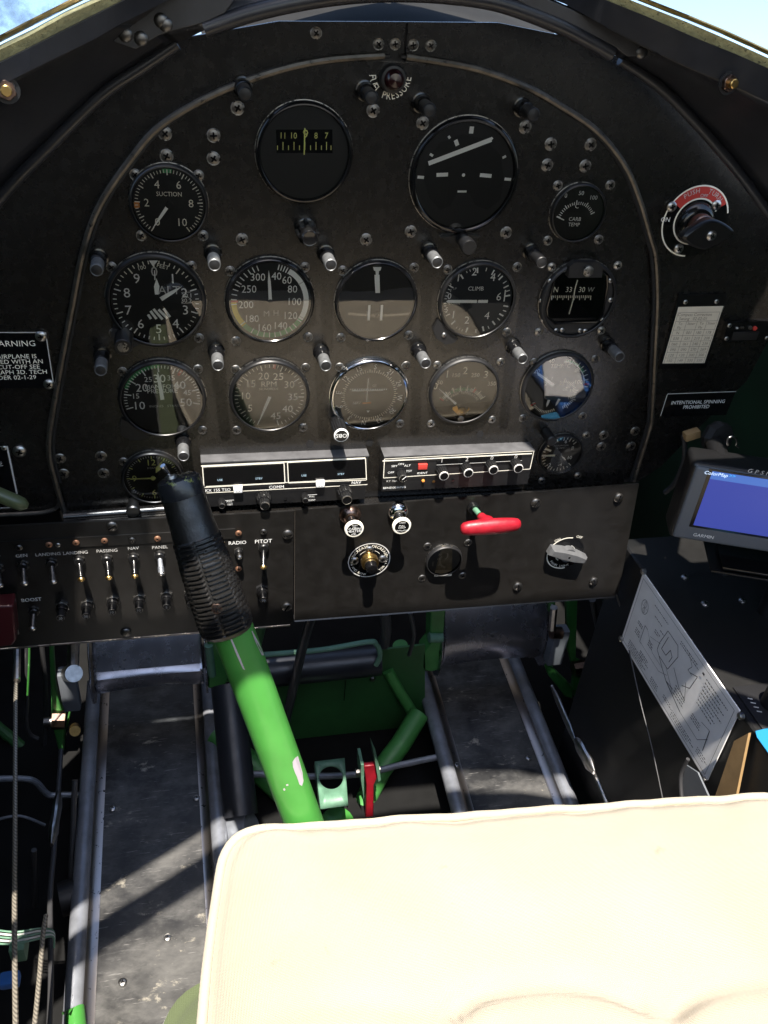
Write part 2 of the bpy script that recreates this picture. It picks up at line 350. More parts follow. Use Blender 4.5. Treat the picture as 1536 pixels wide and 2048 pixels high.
    def arctext(s, t, o, r, th0, h, m, gap=0.18, inward=False, ex=Vector((1, 0, 0)), ez=Vector((0, 0, 1)), sx=1.0):
        ws = []
        for ch in t:
            v, f = text_mesh(ch)
            ws.append((max(p[0] for p in v) - min(p[0] for p in v)) * h / CAPH * sx if v else h * 0.5)
        tot = sum(ws) + gap * h * (len(t) - 1); pos = -tot / 2
        for ch, w_ in zip(t, ws):
            a = (pos + w_ / 2) / r * 180 / PI; th = th0 + (a if not inward else -a); tr = math.radians(th)
            if ch != ' ': s.text(ch, Vector(o) + (ex * math.sin(tr) + ez * math.cos(tr)) * r, h, m, rot=th if not inward else th + 180, ex=ex, ez=ez, sx=sx)
            pos += w_ + gap * h
        return s
    def build(s, name, parent=None, smooth=35, mod=None):
        org = parent_origin(parent); me = bpy.data.meshes.new(name)
        me.from_pydata([tuple(v - org) for v in s.v], [], s.f); 
        for mt in s.mats: me.materials.append(mt)
        me.polygons.foreach_set('material_index', s.mi)
        if smooth:
            me.polygons.foreach_set('use_smooth', [True] * len(s.f)); me.set_sharp_from_angle(angle=math.radians(smooth))
        me.update()
        ob = bpy.data.objects.new(name, me); C.objects.link(ob)
        if parent: ob.parent = parent
        return ob
def parent_origin(p):
    o = Vector((0, 0, 0))
    while p: o += p.location; p = p.parent
    return o
def thing(name, label, cat, loc, group=None):
    o = bpy.data.objects.new(name, None); C.objects.link(o); o.location = Vector(loc); o.empty_display_size = 0.01
    o['label'] = label; o['category'] = cat
    if group: o['group'] = group
    return o
def struct(ob): ob['kind'] = 'structure'; return ob
def dup(root, loc, label, group=None):
    r = root.copy(); C.objects.link(r); r.location = Vector(loc); r['label'] = label
    if group: r['group'] = group
    for ch in list(root.children):
        c = ch.copy(); C.objects.link(c); c.parent = r
        for g in list(ch.children):
            d = g.copy(); C.objects.link(d); d.parent = c
    return r
# cross-head screw shared by everything that is screwed down
def screw_mesh(r, rim=True, head='screwm', slot=False):
    mb = MB(); o = Vector((0, 0, 0))
    mb.lathe([(r, 0), (r, .0006), (r * .9, .0010), (r * .82, .0009)] if rim else [(r, 0), (r, r * .25), (r * .8, r * .45), (r * .4, r * .55)], o, OUT, 'rim' if rim else head, 20, cap1=not rim)
    if rim: mb.lathe([(r * .82, .0004), (r * .8, .0010), (r * .5, .0016), (r * .1, .0018)], o, OUT, head, 20)
    t = .0019 if rim else r * .56
    k = [(0, 1)] if slot else [(0, 1), (90, 1)]
    for a, _ in k:
        th = math.radians(a + 20); d = Vector((math.sin(th), 0, math.cos(th))) * r * (.5 if not slot else .8); q = Vector((math.cos(th), 0, -math.sin(th))) * r * .13
        y = Vector((0, -t, 0)); y2 = Vector((0, -t + .0006, 0))
        mb.add([y - d - q, y - d + q, y + d + q, y + d - q], [(0, 1, 2, 3)], 'gloss')
    ob = mb.build('screw_master'); me = ob.data; bpy.data.objects.remove(ob); return me
SCREW = screw_mesh(.0060); SCREW_S = screw_mesh(.0050); SCREW_PAN = screw_mesh(.0052, False, 'steel'); SCREW_SLOT = screw_mesh(.0062, False, 'screwm', True)
SCREW_BRIGHT = screw_mesh(.0048, True, 'steel'); RIVET = screw_mesh(.004, False, 'copper'); SCREW_TINY = screw_mesh(.0026, False, 'steel')
def put_screw(parent, p, me=None, name='screw'):
    ob = bpy.data.objects.new(name, me or SCREW); C.objects.link(ob); ob.parent = parent; ob.location = Vector(p) - parent_origin(parent)
    ob.rotation_euler = (0, random.uniform(0, PI), 0)
    return ob

# ================================================================== THE COCKPIT SHELL
def lerp(a, b, t): return a + (b - a) * t
mb = MB(); mb.box((0, -.35, -.815), (1.3, 1.9, .01), 'floor'); struct(mb.build('floor'))
mb = MB(); un = Vector((0, math.sin(TILT), math.cos(TILT))); mb.lathe([(120, 0), (0, 0)], Vector((0, 0, -2.5)), un, 'concrete', 64, False, False); struct(mb.build('ground', None, 0))
def wall_thing(name, label, rows, matn, thick=.004):
    mb = MB(); mb.grid(rows, matn); o = mb.build(name); o['label'] = label; o['category'] = 'wall'
    sm = o.modifiers.new('thickness', 'SOLIDIFY'); sm.thickness = thick
    return o
# windshield base rail: stations (upper edge px, lower edge px, depth)
SL = [((-150, 203), (-150, 247), -.15), ((0, 126), (0, 172), -.14), ((60, 96), (60, 141), -.14), ((125, 63), (125, 109), -.13), ((187, 32), (187, 79), -.12), ((250, 0), (237, 50), -.11), ((400, -62), (380, -22), -.08), ((600, -128), (590, -92), -.02)]
SC = [((800, -150), (800, -118), .03)]
SR = [((1000, -75), (1000, -42), -.02), ((1130, -30), (1130, 8), -.07), ((1210, 0), (1215, 55), -.09), ((1300, 36), (1315, 105), -.11), ((1400, 80), (1400, 145), -.12), ((1470, 108), (1470, 173), -.13), ((1536, 137), (1536, 202), -.14), ((1700, 210), (1700, 280), -.15)]
rail_u = [at(*a, y) for a, b, y in SL + SC + SR]; rail_l = [at(*b, y) for a, b, y in SL + SC + SR]
aftL = [Vector((-.46, -.62, .12)), Vector((-.44, -.35, .15)), Vector((-.385, -.22, .178))]
aftR = [Vector((.385, -.22, .19)), Vector((.44, -.35, .16)), Vector((.46, -.62, .13))]
aft0 = [Vector((-.47, -1.25, .10))]; aft1 = [Vector((.47, -1.25, .11))]
rail_u = aft0 + aftL + rail_u + aftR + aft1
rail_l = [p + Vector((0, 0, -.025)) for p in aft0 + aftL] + rail_l + [p + Vector((0, 0, -.025)) for p in aftR + aft1]
t = thing('windshield', 'windshield glass standing in a dark curved rail with a grimy tan seal, sky beyond', 'windshield', (0, -.1, .2)); t_ws = t
mb = MB(); fw = Vector((0, .045, .004))
mb.grid([rail_u, rail_l, [p + fw for p in rail_l], [p + fw for p in rail_u], rail_u], 'hood'); mb.build('rail_channel', t, 20)
mb = MB(); seal_top = []
rows = [[], [], [], []]
for i, p in enumerate(rail_u):
    q = rail_l[i]; d = (p - q).normalized(); wob = random.uniform(-.0008, .0008)
    rows[0].append(p + d * .0005 + Vector((0, .004, 0))); rows[1].append(p + d * (.008 + wob) + Vector((0, .002, 0))); rows[2].append(p + d * (.0095 + wob) + Vector((0, .022, 0))); rows[3].append(p + d * .0005 + Vector((0, .036, 0)))
mb.grid(rows, 'seal'); mb.build('seal_strip', t, 30)
mb = MB()
ft = [p + (p - q).normalized() * .0135 + Vector((0, .018, 0)) for p, q in zip(rail_u, rail_l)]
mb.tube(ft[4:-4], .0016, 'brass', 6); mb.build('seal_trim', t)
for px, py, y in ((12, 182, -.142), (1460, 168, -.133)):
    mb = MB(); o = at(px, py, y); mb.gear(o + Vector((0, .004, 0)), (0.1, -1, .1), .0062, 6, .0006, .005, 'browndome'); mb.lathe([(.0036, 0), (.0036, .009), (.003, .0095)], o + Vector((0, .004, 0)), (0.1, -1, .1), 'brass', 12); mb.lathe([(.0085, 0), (.0085, .0012)], o + Vector((0, .004, 0)), (0.1, -1, .1), 'shade', 20)
    mb.build('bolt', t)
# windshield panes standing on the seal
gs = [p + (p - q).normalized() * .011 + Vector((0, .016, 0)) for p, q in zip(rail_u, rail_l)]
def pane(name, label, idx, matn, rise=.30):
    mb = MB(); r0 = [gs[i] for i in idx]; r1 = [Vector((p.x * .93, p.y - .02, p.z + rise * .5)) for p in r0]; r2 = [Vector((p.x * .75, p.y - .08, p.z + rise)) for p in r0]
    mb.grid([r0, r1, r2], matn); o = mb.build(name, t_ws, 60); o['label'] = label
    sm = o.modifiers.new('thickness', 'SOLIDIFY'); sm.thickness = .003
pane('glass_pane', 'dirty streaked windshield glass above the left seal strip', list(range(3, 11)), 'dirtyglass')
pane('glass_pane', 'clear windshield glass above the right seal strip with pale sky behind', list(range(12, 22)), 'windglass')

# instrument hood (coaming): skin, rolled edge tube, riveted strap plates
FL = [((-120, 560), -.03), ((0, 395), -.03), ((100, 290), -.03), ((200, 192), -.03), ((280, 137), -.03), ((352, 88), -.035), ((410, 60), -.068), ((500, 29), -.068), ((600, 4), -.068), ((700, -9), -.068)]
FC = [((800, -13), -.068)]
FR = [((900, -8), -.068), ((1000, 7), -.068), ((1110, 46), -.068), ((1222, 106), -.068), ((1243, 119), -.035), ((1320, 172), -.03), ((1393, 245), -.03), ((1470, 335), -.03), ((1536, 425), -.03), ((1640, 575), -.03)]
t = thing('instrument_hood', 'black metal hood curving over the instrument panel with rolled edges and riveted straps', 'hood', (0, -.05, .24))
def skin(idxf, idxr, name):
    mb = MB(); a = idxf; rows = [[] for _ in range(7)]
    for p, q in zip(a, idxr):
        for k in range(7):
            f = k / 6; v = p.lerp(q, f); v.z += .006 * math.sin(PI * f); rows[k].append(v)
    mb.grid(rows, 'hood'); o = mb.build(name, t, 40); sm = o.modifiers.new('thickness', 'SOLIDIFY'); sm.thickness = .002; return o
def smooth_path(P, n=8):
    out = []
    for i in range(len(P) - 1):
        p0 = P[max(i - 1, 0)]; p1 = P[i]; p2 = P[i + 1]; p3 = P[min(i + 2, len(P) - 1)]
        for k in range(n):
            u = k / n; out.append(.5 * ((2 * p1) + (p2 - p0) * u + (2 * p0 - 5 * p1 + 4 * p2 - p3) * u * u + (3 * p1 - p0 - 3 * p2 + p3) * u ** 3))
    return out + [P[-1]]
def resample(P, n):
    L = [0]
    for i in range(1, len(P)): L.append(L[-1] + (P[i] - P[i - 1]).length)
    out = []
    for k in range(n):
        d = L[-1] * k / (n - 1); i = 0
        while i < len(L) - 2 and L[i + 1] < d: i += 1
        out.append(P[i].lerp(P[i + 1], (d - L[i]) / max(1e-9, L[i + 1] - L[i])))
    return out
fl_ = smooth_path([at(*p, y) for p, y in FL[:6]]); fc_ = smooth_path([at(*p, y) for p, y in FL[6:] + FC + FR[:4]]); fr_ = smooth_path([at(*p, y) for p, y in FR[4:]])
rw = smooth_path([p + Vector((0, .02, 0)) for p in rail_l[3:-3]])
def nearest(P, q): return min(range(len(P)), key=lambda i: (P[i] - q).length)
iL = nearest(rw, at(240, 50, -.11)); iR = nearest(rw, at(1330, 100, -.11))
skin(resample(fl_, 40), resample(rw[:iL + 1], 40), 'hood_skin'); skin(resample([fl_[-1]] + fc_ + [fr_[0]], 60), resample(rw[iL:iR + 1], 60), 'hood_skin'); skin(resample(fr_, 40), resample(rw[iR:], 40), 'hood_skin')
mb = MB(); mb.tube(smooth_path([at(*p, -.070) for p in ((408, 58), (500, 27), (600, 4), (700, -10), (800, -14), (900, -9), (1000, 7), (1110, 47), (1180, 82), (1224, 107))]), .0062, 'hood', 12); mb.build('edge_tube', t)
mb = MB(); mb.tube(smooth_path([at(*p, -.034) for p in ((354, 87), (280, 137), (200, 192), (100, 290), (0, 395), (-100, 530))]), .0052, 'hood', 12); mb.build('edge_tube', t)
mb = MB(); mb.tube(smooth_path([at(*p, -.034) for p in ((1241, 119), (1320, 174), (1393, 247), (1470, 336), (1536, 425), (1640, 580))]), .0048, 'hood', 12); mb.build('edge_tube', t)
def strap(pts, y, rivs):
    mb = MB(); P = [at(*p, y) for p in pts]; c = sum(P, Vector()) / len(P)
    P = [p + Vector((0, 0, 0)) for p in P]; mb.prism(P, (0, .0022, 0), 'strapm'); s = mb.build('strap_plate', t, 20)
    bv = s.modifiers.new('b', 'BEVEL'); bv.width = .0007; bv.segments = 2
    for r in rivs:
        mb = MB(); mb.lathe([(.0052, 0), (.0046, .0010), (.0030, .0018), (.0010, .0022)], at(*r, y), OUT, 'screwm', 16); mb.build('rivet', s)
strap([(226, 84), (240, 40), (262, 8), (430, -55), (520, -70), (450, 26), (408, 46), (345, 62), (318, 71), (272, 99)]  , -.074, [(251, 69), (282, 77), (322, 41), (331, 49)])
strap([(960, -40), (1040, -25), (1334, 99), (1305, 113), (1254, 113), (1228, 92), (1130, 42), (1060, 14)], -.074, [(1284, 105)])

# ================================================================== MAIN PANELS
BEAD_L = [(130, 1026), (112, 965), (98, 890), (115, 770), (142, 626), (167, 500), (200, 410), (260, 320), (320, 252), (420, 192), (540, 145), (650, 120), (768, 111)]
BEAD_R = [(812, 113), (943, 135), (1048, 172), (1118, 210), (1193, 262), (1248, 330), (1278, 400), (1301, 478), (1310, 514), (1314, 598), (1309, 710), (1303, 830), (1297, 862), (1266, 962)]
bl = [at(*p, 0) for p in BEAD_L]; br = [at(*p, 0) for p in BEAD_R]
t_out = thing('outer_panel', 'matt black outer panel around the arched instrument panel, its rim rolled into a bright bead', 'panel', (0, .006, -.23))
mb = MB(); P = [(-.48, -.237), (-.48, -.15), (-.43, -.02), (-.384, .045), (-.336, .1), (-.246, .182), (-.183, .222), (-.1, .2395), (0, .245), (.088, .2495), (.15, .243), (.207, .229), (.297, .180), (.35, .140), (.406, .097), (.45, .04), (.47, -.02), (.455, -.10), (.41, -.165), (.378, -.215), (.352, -.237)]
mb.prism([(x, .004, z) for x, z in P], (0, .004, 0), 'panel'); mb.build('face_sheet', t_out, 20)
mb = MB(); mb.tube(smooth_path([p + Vector((0, -.001, 0)) for p in bl]), .0030, 'bead', 8); mb.tube(smooth_path([p + Vector((.0045, -.0005, 0)) for p in bl[1:]]), .0016, 'shade', 6); mb.build('rim_bead', t_out)
mb = MB(); mb.tube(smooth_path([p + Vector((0, -.001, 0)) for p in br]), .0030, 'bead', 8); mb.tube(smooth_path([p + Vector((-.0045, -.0005, 0)) for p in br]), .0018, 'shade', 6); mb.build('rim_bead', t_out)
mb = MB(); mb.box(at(811, 92, .0035), (.0012, .0016, .034), 'gloss'); mb.build('joint_seam', t_out)
for p in ((757, 88), (790, 88), (826, 90), (861, 91), (632, 66)): put_screw(t_out, at(*p, .0045), SCREW_S)
mb = MB(); mb.tube(smooth_path([at(-60, 1032, 0), at(60, 1027, 0), at(98, 1022, 0), at(116, 1012, 0), at(118, 990, 0), at(108, 945, 0)]), .0024, 'bead', 8); mb.build('corner_bead', t_out)
# gray deck ahead of the panel
mb = MB(); rows = []
for y, dz in ((.008, 0), (.06, .004), (.14, .010), (.3, .03)):
    rows.append([Vector((x, y, .2445 - .9 * (x - .03) ** 2 + dz)) for x in [-.16 + .04 * k for k in range(10)]])
mb.grid(rows, 'greydeck'); o = mb.build('cowl_deck', None, 60); o['label'] = 'grey sheet metal cowl deck seen in the slot above the panel top'; o['category'] = 'deck'
# inner instrument panel
INS = .0055
ctr = Vector((0, 0, -.02))
t_main = thing('instrument_panel', 'arched black instrument panel carrying the round gauges, its paint browned in the sun', 'panel', (0, 0, -.237))
mb = MB(); pl = []
for p in bl: pl.append((p.x + .004, p.z))
for p in br: pl.append((p.x - (.004 if p.z > .05 else .014), p.z))
pl = [(x, min(z, .215)) for x, z in pl]; pl[0] = (-.322, -.236); pl[-1] = (.330, -.236)
mb.prism([(x, 0, z) for x, z in pl], (0, .0035, 0), 'panel'); mb.build('panel_sheet', t_main, 20)
for p in ((330, 267), (427, 271), (333, 312), (427, 317), (475, 216), (746, 221), (845, 246), (1050, 254), (1101, 288), (1181, 289), (1094, 330), (1170, 332), (821, 463), (1012, 465), (484, 479), (732, 479), (120, 917), (202, 912), (127, 947), (207, 946), (1207, 870), (1270, 862), (1202, 893), (1262, 892)):
    put_screw(t_main, at(*p, 0))
for p in ((739, 886), (620, 887), (960, 868)):
    mb = MB(); mb.lathe([(.0042, 0), (.0042, .0005)], at(*p, 0), OUT, 'shade', 16); mb.build('plug', t_main)
mb = MB(); mb.tube([at(128, 1034, -.008), at(404, 1013, -.008)], .0055, 'panel', 12); mb.tube([at(128, 1041, -.012), at(404, 1020, -.012)], .0025, 'panel', 8); mb.build('bottom_flange', t_main)
mb = MB(); mb.box((-.002, -.0075, -.2385), (.65, .021, .002), 'panel'); mb.build('sun_gap_plate', t_main)  # plate added behind the lower panels to stop sun leaking through the gap

# windshield bow and canopy bow out of view overhead, put in to throw the broad shadows across the cockpit
def bow(name, label, y0, y1, prof, skew=0.0):
    b = MB(); rows = []
    for y, dz in ((y0, 0), (y1, 0), (y1, .02), (y0, .02), (y0, 0)): rows.append([Vector((x * (1 + dz), y + skew * (1 if y == y1 else 0) * max(0, -x), z + dz)) for x, z in prof])
    b.grid(rows, 'hood'); o = b.build(name, None, 40); o['label'] = label; o['category'] = 'frame'; return o
PROF = [(-.475, .09), (-.44, .16), (-.40, .26), (-.345, .36), (-.27, .50), (-.18, .59), (-.08, .63), (0, .64), (.08, .63), (.18, .59), (.27, .50), (.345, .36), (.40, .26), (.44, .16), (.475, .09)]
b = MB()
def fore(z): return -.372 + (.64 - z) / 3
b.grid([[Vector((x, fore(z), z)) for x, z in PROF], [Vector((x, -.47, z)) for x, z in PROF], [Vector((x * 1.02, -.47, z + .02)) for x, z in PROF], [Vector((x * 1.02, fore(z), z + .02)) for x, z in PROF], [Vector((x, fore(z), z)) for x, z in PROF]], 'hood')
def sheet(pts): b.prism([Vector(p) for p in pts], (0, 0, .012), 'hood')  # flat sheets added out of view to block the sun around an opening
sheet([(-.40, -.195, .60), (.40, -.195, .60), (.40, -.09, .58), (-.40, -.09, .58)])
sheet([(-.47, -.39, .60), (-.41, -.39, .60), (-.295, -.19, .602), (-.44, -.19, .602)]); sheet([(.15, -.295, .60), (.34, -.295, .60), (.40, -.19, .602), (.115, -.19, .602)])
o = b.build('bow_and_sun_blockers', None, 40); o['label'] = 'unseen windshield bow over the cockpit with flat sheets added to block the sun'; o['category'] = 'frame'
bow('canopy_bow', 'dark unseen canopy bow arching over the cockpit behind the windshield bow', -.515, -.55, PROF)
b = MB(); b.box((0, -1.14, -.26), (1.3, .01, 1.12), 'hood'); o = b.build('rear_bulkhead', None, 0); o['label'] = 'dark bulkhead closing the cockpit behind the seat'; o['category'] = 'bulkhead'

# ================================================================== INSTRUMENTS
YD = -.0030; YA = -.00315; YM = -.0033; YN = -.0046; YG = -.0056
EX = Vector((1, 0, 0)); EZ = Vector((0, 0, 1))
class Gauge:
    def __init__(s, px, R, label, face='dialb', bez='black', rim='rim', name='round_gauge', cat='gauge', screws=(), y0=0.0, scr=None, ring=1.0, glass=True):
        c = at(px[0], px[1], y0 - .006); s.o = Vector((c.x, y0, c.z)); s.R = R; s.y0 = y0
        s.t = thing(name, label, cat, s.o); s.face = face
        b = MB(); b.lathe([(R, 0), (R, .0042), (R * .985, .0054), (R * .955, .0064)], s.o, OUT, bez, 64, cap1=False)
        b.lathe([(R * 1.012, 0), (R * 1.012, .0012), (R * .99, .0014)], s.o, OUT, rim, 64, cap1=False)
        b.lathe([(R * .955, .0064), (R * .93, .0066), (R * .915, .0059)], s.o, OUT, bez, 64, False, False)
        b.lathe([(R * .915, .0059), (R * .895, .0030)], s.o, OUT, 'gloss', 64, False, False)
        b.build('bezel', s.t)
        s.d = MB(); s.d.lathe([(R * .9, .0030), (0, .0030)], s.o, OUT, face, 48, False, False); s.r = R * .895
        if glass:
            g = MB(); g.lathe([(R * .92, .0056), (R * .6, .0058), (R * .3, .0059), (0, .00595)], s.o, OUT, 'glass', 48, False, False); s.g = g
        else: s.g = None
        for p in screws: put_screw(s.t, at(*p, y0), scr or SCREW_S)
    def c(s, y): return s.o + Vector((0, y, 0))
    def p(s, px, py, y=YM): return at(px, py, s.y0 + y)
    def ticks(s, th0, th1, n, r0, r1, w, m='white', skip=None):
        for k in range(n + 1):
            if skip and k % skip == 0: continue
            s.d.tick(s.c(YM), th0 + (th1 - th0) * k / n, r0 * s.r, r1 * s.r, w, m)
    def num(s, t, th, r, h, m='white', rot=0.0, sx=1.0):
        a = math.radians(th); s.d.text(t, s.c(YM) + (EX * math.sin(a) + EZ * math.cos(a)) * r * s.r, h, m, rot=rot, sx=sx)
    def lab(s, t, px, py, h, m='white', rot=0.0, sx=1.0, align='C'): s.d.text(t, s.p(px, py), h, m, rot=rot, sx=sx, align=align)
    def arc(s, th0, th1, r0, r1, m): s.d.arc(s.c(YA), r0 * s.r, r1 * s.r, th0, th1, m)
    def needle(s, th, L, w, m='white', tail=.0, tip=.35, c=None, name='needle', y=YN, wt=None):
        a = math.radians(th); d = EX * math.sin(a) + EZ * math.cos(a); q = EX * math.cos(a) - EZ * math.sin(a); o = (c + Vector((0, y, 0))) if c else s.c(y)
        L *= s.r; wt = wt if wt is not None else w * .8; k = L - w * 2.2 * tip / .35
        b = MB(); b.prism([o - d * tail * s.r - q * w / 2, o - d * tail * s.r + q * w / 2, o + d * k + q * wt / 2, o + d * L + q * .0001, o + d * L - q * .0001, o + d * k - q * wt / 2], (0, .0005, 0), m)
        b.build(name, s.t, 20)
    def hub(s, r=.003, m='black', c=None):
        b = MB(); o = (c if c else s.o); b.lathe([(r, .0034), (r, .0050), (r * .7, .0053)], o, OUT, m, 20); b.build('hub', s.t)
    def finish(s):
        s.d.build('dial', s.t, 0)
        if s.g: s.g.build('glass', s.t)

# suction
g = Gauge((338, 410), .0345, 'small suction gauge at the upper left with orange mark and needle resting at zero', screws=[(270, 349), (397, 351), (283, 471), (406, 471)])
for k in range(51):
    th = 215 + 290 * k / 50
    g.d.tick(g.c(YM), th, (.80 if k % 5 == 0 else .86) * g.r, .95 * g.r, .0009 if k % 5 == 0 else .0006, 'cream')
for v in (0, 2, 4, 6, 8, 10): g.num(str(v), 215 + 29 * v, .62, .0068, 'cream')
g.lab('SUCTION', 338, 388, .0038, 'cream', sx=.95); g.arc(352, 368, .86, .97, 'mgreen'); g.arc(262, 272, .82, .97, 'morange')
g.needle(216, .88, .0030, 'white', 0, .7); g.hub(.0035, 'dialb'); g.finish()

# big compass with strip card
g = Gauge((610, 309), .0432, 'large dark compass at the top with a strip card reading 11 10 9 8 7', face='dialg', name='compass', cat='compass', bez='gloss')
p00, p10, p11, p01 = g.p(552, 259, YA), g.p(665, 259, YA), g.p(665, 306, YA), g.p(553, 306, YA)
g.d.poly([p00, p01, p11, p10], 'gloss')
for t_, x in (('11', 566), ('10', 588), ('8', 632), ('7', 653)): g.lab(t_, x, 271, .0050, 'lume', sx=.9)
g.lab('9', 611, 268, .0075, 'lume')
for k, x in enumerate((555, 566, 577, 588, 599, 610, 621, 632, 643, 653, 662)):
    g.d.line(g.p(x, 284 if k % 2 else 291, YM), g.p(x, 300, YM), .0007, 'lume')
g.finish()
b = MB(); b.box(g.p(609, 283, -.0052), (.0011, .0004, .022), 'lume'); b.build('lubber_line', g.t)

# attitude indicator
g = Gauge((931, 355), .0525, 'largest round gauge, the artificial horizon with a tilted white bar', face='dialg', bez='gloss')
pp = [g.p(*q, YA) for q in ((852, 322), (880, 285), (925, 268), (970, 278), (1001, 310), (1008, 360), (1000, 400), (975, 420), (950, 410), (940, 388), (925, 385), (912, 390), (900, 412), (880, 420), (858, 395), (848, 360))]
g.d.poly(pp[::-1], 'dialb')
for a, q, w_ in (((857, 327), (983, 279), .0040), ((944, 253), (942, 267), .0040), ((911, 280), (915, 291), .0036), ((897, 272), (900, 277), .0022), ((860, 308), (866, 312), .0022), ((985, 275), (980, 281), .0022), ((1012, 312), (1005, 316), .0022), ((835, 354), (848, 355), .0026), ((873, 350), (896, 349), .0034), ((960, 350), (983, 352), .0034), ((1009, 358), (1022, 359), .0026), ((915, 383), (933, 383), .0018)):
    g.d.line(g.p(*a), g.p(*q), w_, 'white')
g.d.lathe([(.0016, .0034), (0, .0035)], Vector((g.p(927, 350).x, 0, g.p(927, 350).z)), OUT, 'white', 10, False, False)
g.finish()
b = MB(); P_ = [g.p(*q, -.005) for q in ((882, 476), (893, 482), (904, 490), (935, 490), (950, 480), (962, 474), (930, 468))]; b.prism(P_, (0, .0045, 0), 'black'); b.build('knob_plate', g.t)
b = MB(); o = at(924, 478, -.006); b.lathe([(.0065, 0), (.0065, .012), (.0075, .013), (.0075, .024), (.0066, .0255), (.0058, .0255)], o, OUT, 'black', 24); b.build('knob', g.t)

# carburettor temperature
g = Gauge((1158, 428), .0288, 'small carb temp gauge with italic lettering and green reflections', screws=[(1115, 371), (1220, 370), (1095, 481), (1197, 479)])
oc = g.p(1150, 444)
for k in range(21): g.d.tick(oc, -76 + 138 * k / 20, .0168, (.0196 if k % 5 else .0210), .0007 if k % 5 else .0010, 'white')
for t_, x, y in (('0', 1132, 391), ('50', 1163, 386), ('100', 1188, 395)): g.lab(t_, x, y, .0040, 'white')
g.lab('°C', 1152, 412, .0044); g.lab('CARB', 1150, 438, .0036); g.lab('TEMP', 1148, 449, .0036)
g.d.tick(g.p(1128, 440), 290, 0, .009, .0010, 'white'); g.finish()

# altimeter
g = Gauge((313, 605), .0462, 'altimeter with striped flag, white hands and small pressure window', screws=[(223, 534), (383, 532), (228, 666), (398, 676)])
for k in range(50):
    g.d.tick(g.c(YM), 7.2 * k, (.80 if k % 5 == 0 else .87) * g.r, .95 * g.r, .0012 if k % 5 == 0 else .0009, 'cream' if k < 10 or k > 40 else 'white')
for v in range(10):
    if v not in (0,): g.num(str(v), 36 * v, .665, .0092)
g.num('0', 0, .70, .0092, 'dim')
g.d.poly([g.p(298, 521), g.p(306, 533), g.p(316, 521)], 'white')
g.lab('ALT', 338, 580, .0080, 'dim'); g.lab('FEET', 326, 533, .0038, 'cream', 15); g.lab('100', 284, 535, .0038, 'cream', -15)
g.d.poly([g.p(364, 584, YA), g.p(364, 606, YA), g.p(382, 606, YA), g.p(382, 584, YA)], 'dialb')
for t_, y in (('30.1', 591), ('30.2', 601)): g.lab(t_, 373, y, .0042)
g.d.line(g.p(363, 585), g.p(382, 584), .0005, 'dim'); g.d.line(g.p(363, 607), g.p(384, 606), .0005, 'dim')
for k in range(5):
    x = 297 + k * 9; a0 = (x + 2, 620); a1 = (x + 20 if k < 4 else x + 14, 640)
    if k == 0: a0, a1 = (296, 629), (302, 638)
    if k == 1: a0, a1 = (301, 622), (313, 638)
    if k == 2: a0, a1 = (307, 618), (325, 639)
    if k == 3: a0, a1 = (317, 619), (335, 637)
    if k == 4: a0, a1 = (327, 617), (340, 634)
    g.d.line(g.p(*a0), g.p(*a1), .0024, 'white')
q = g.p(322, 596, 0) - g.p(313, 605, 0)
g.needle(58, .68, .0040, 'white', -.12, .4, name='needle')
b = MB(); yy = -.0042
b.prism([g.p(308, 541, yy), g.p(310, 541, yy), g.p(311, 560, yy), g.p(309, 560, yy)], (0, .0005, 0), 'white'); b.prism([g.p(313, 557, yy), g.p(319, 573, yy), g.p(317, 589, yy), g.p(310, 589, yy), g.p(308, 573, yy)], (0, .0005, 0), 'white'); b.build('needle', g.t)
g.finish()
b = MB(); P_ = [g.p(*q, -.004) for q in ((225, 655), (222, 676), (240, 695), (262, 697), (282, 688), (260, 668))]; b.prism(P_, (0, .004, 0), 'shade'); b.build('knob_plate', g.t)
b = MB(); o = at(246, 697, -.031); o.y = -.003; b.lathe([(.0085, 0), (.0085, .024), (.0078, .0255), (.0074, .0258)], o, OUT, 'black', 28); b.lathe([(.0076, .0256), (0, .0262)], o, OUT, 'rim', 28, False, False); b.build('knob', g.t)

# airspeed
g = Gauge((541, 605), .0432, 'airspeed dial with white, green and yellow arcs and speeds from 40 to 300', screws=[(460, 542), (610, 534), (472, 682), (616, 674)], bez='gloss')
g.arc(32, 122, .84, .97, 'white'); g.arc(122, 226, .84, .97, 'mgreen'); g.arc(226, 268, .84, .97, 'myel'); g.arc(268, 271.5, .80, .97, 'mred')
for a in (13, 17.5, 22, 26.5, 31, 34, 58, 88, 118, 125, 136, 144, 153, 163, 172, 181, 190, 200, 210, 230, 265, 273, 281, 289, 297, 302, 310, 318, 326, 333, 340): g.d.tick(g.c(YM), a, .83 * g.r, .97 * g.r, .0010, 'white' if a not in (58, 88, 118) else 'dim')
for t_, x, y in (('40', 553, 552), ('60', 574, 560), ('80', 585, 578), ('100', 590, 603), ('120', 582, 631), ('140', 562, 651), ('160', 530, 655), ('180', 505, 637), ('200', 492, 609), ('250', 498, 578), ('300', 516, 554)): g.lab(t_, x, y, .0074, sx=.92)
g.lab('M', 533, 627, .0058, 'dim'); g.lab('H', 552, 626, .0058, 'dim')
g.needle(357, .80, .0034, 'white', 0, .5); g.hub(.0026, 'dialb'); g.finish()

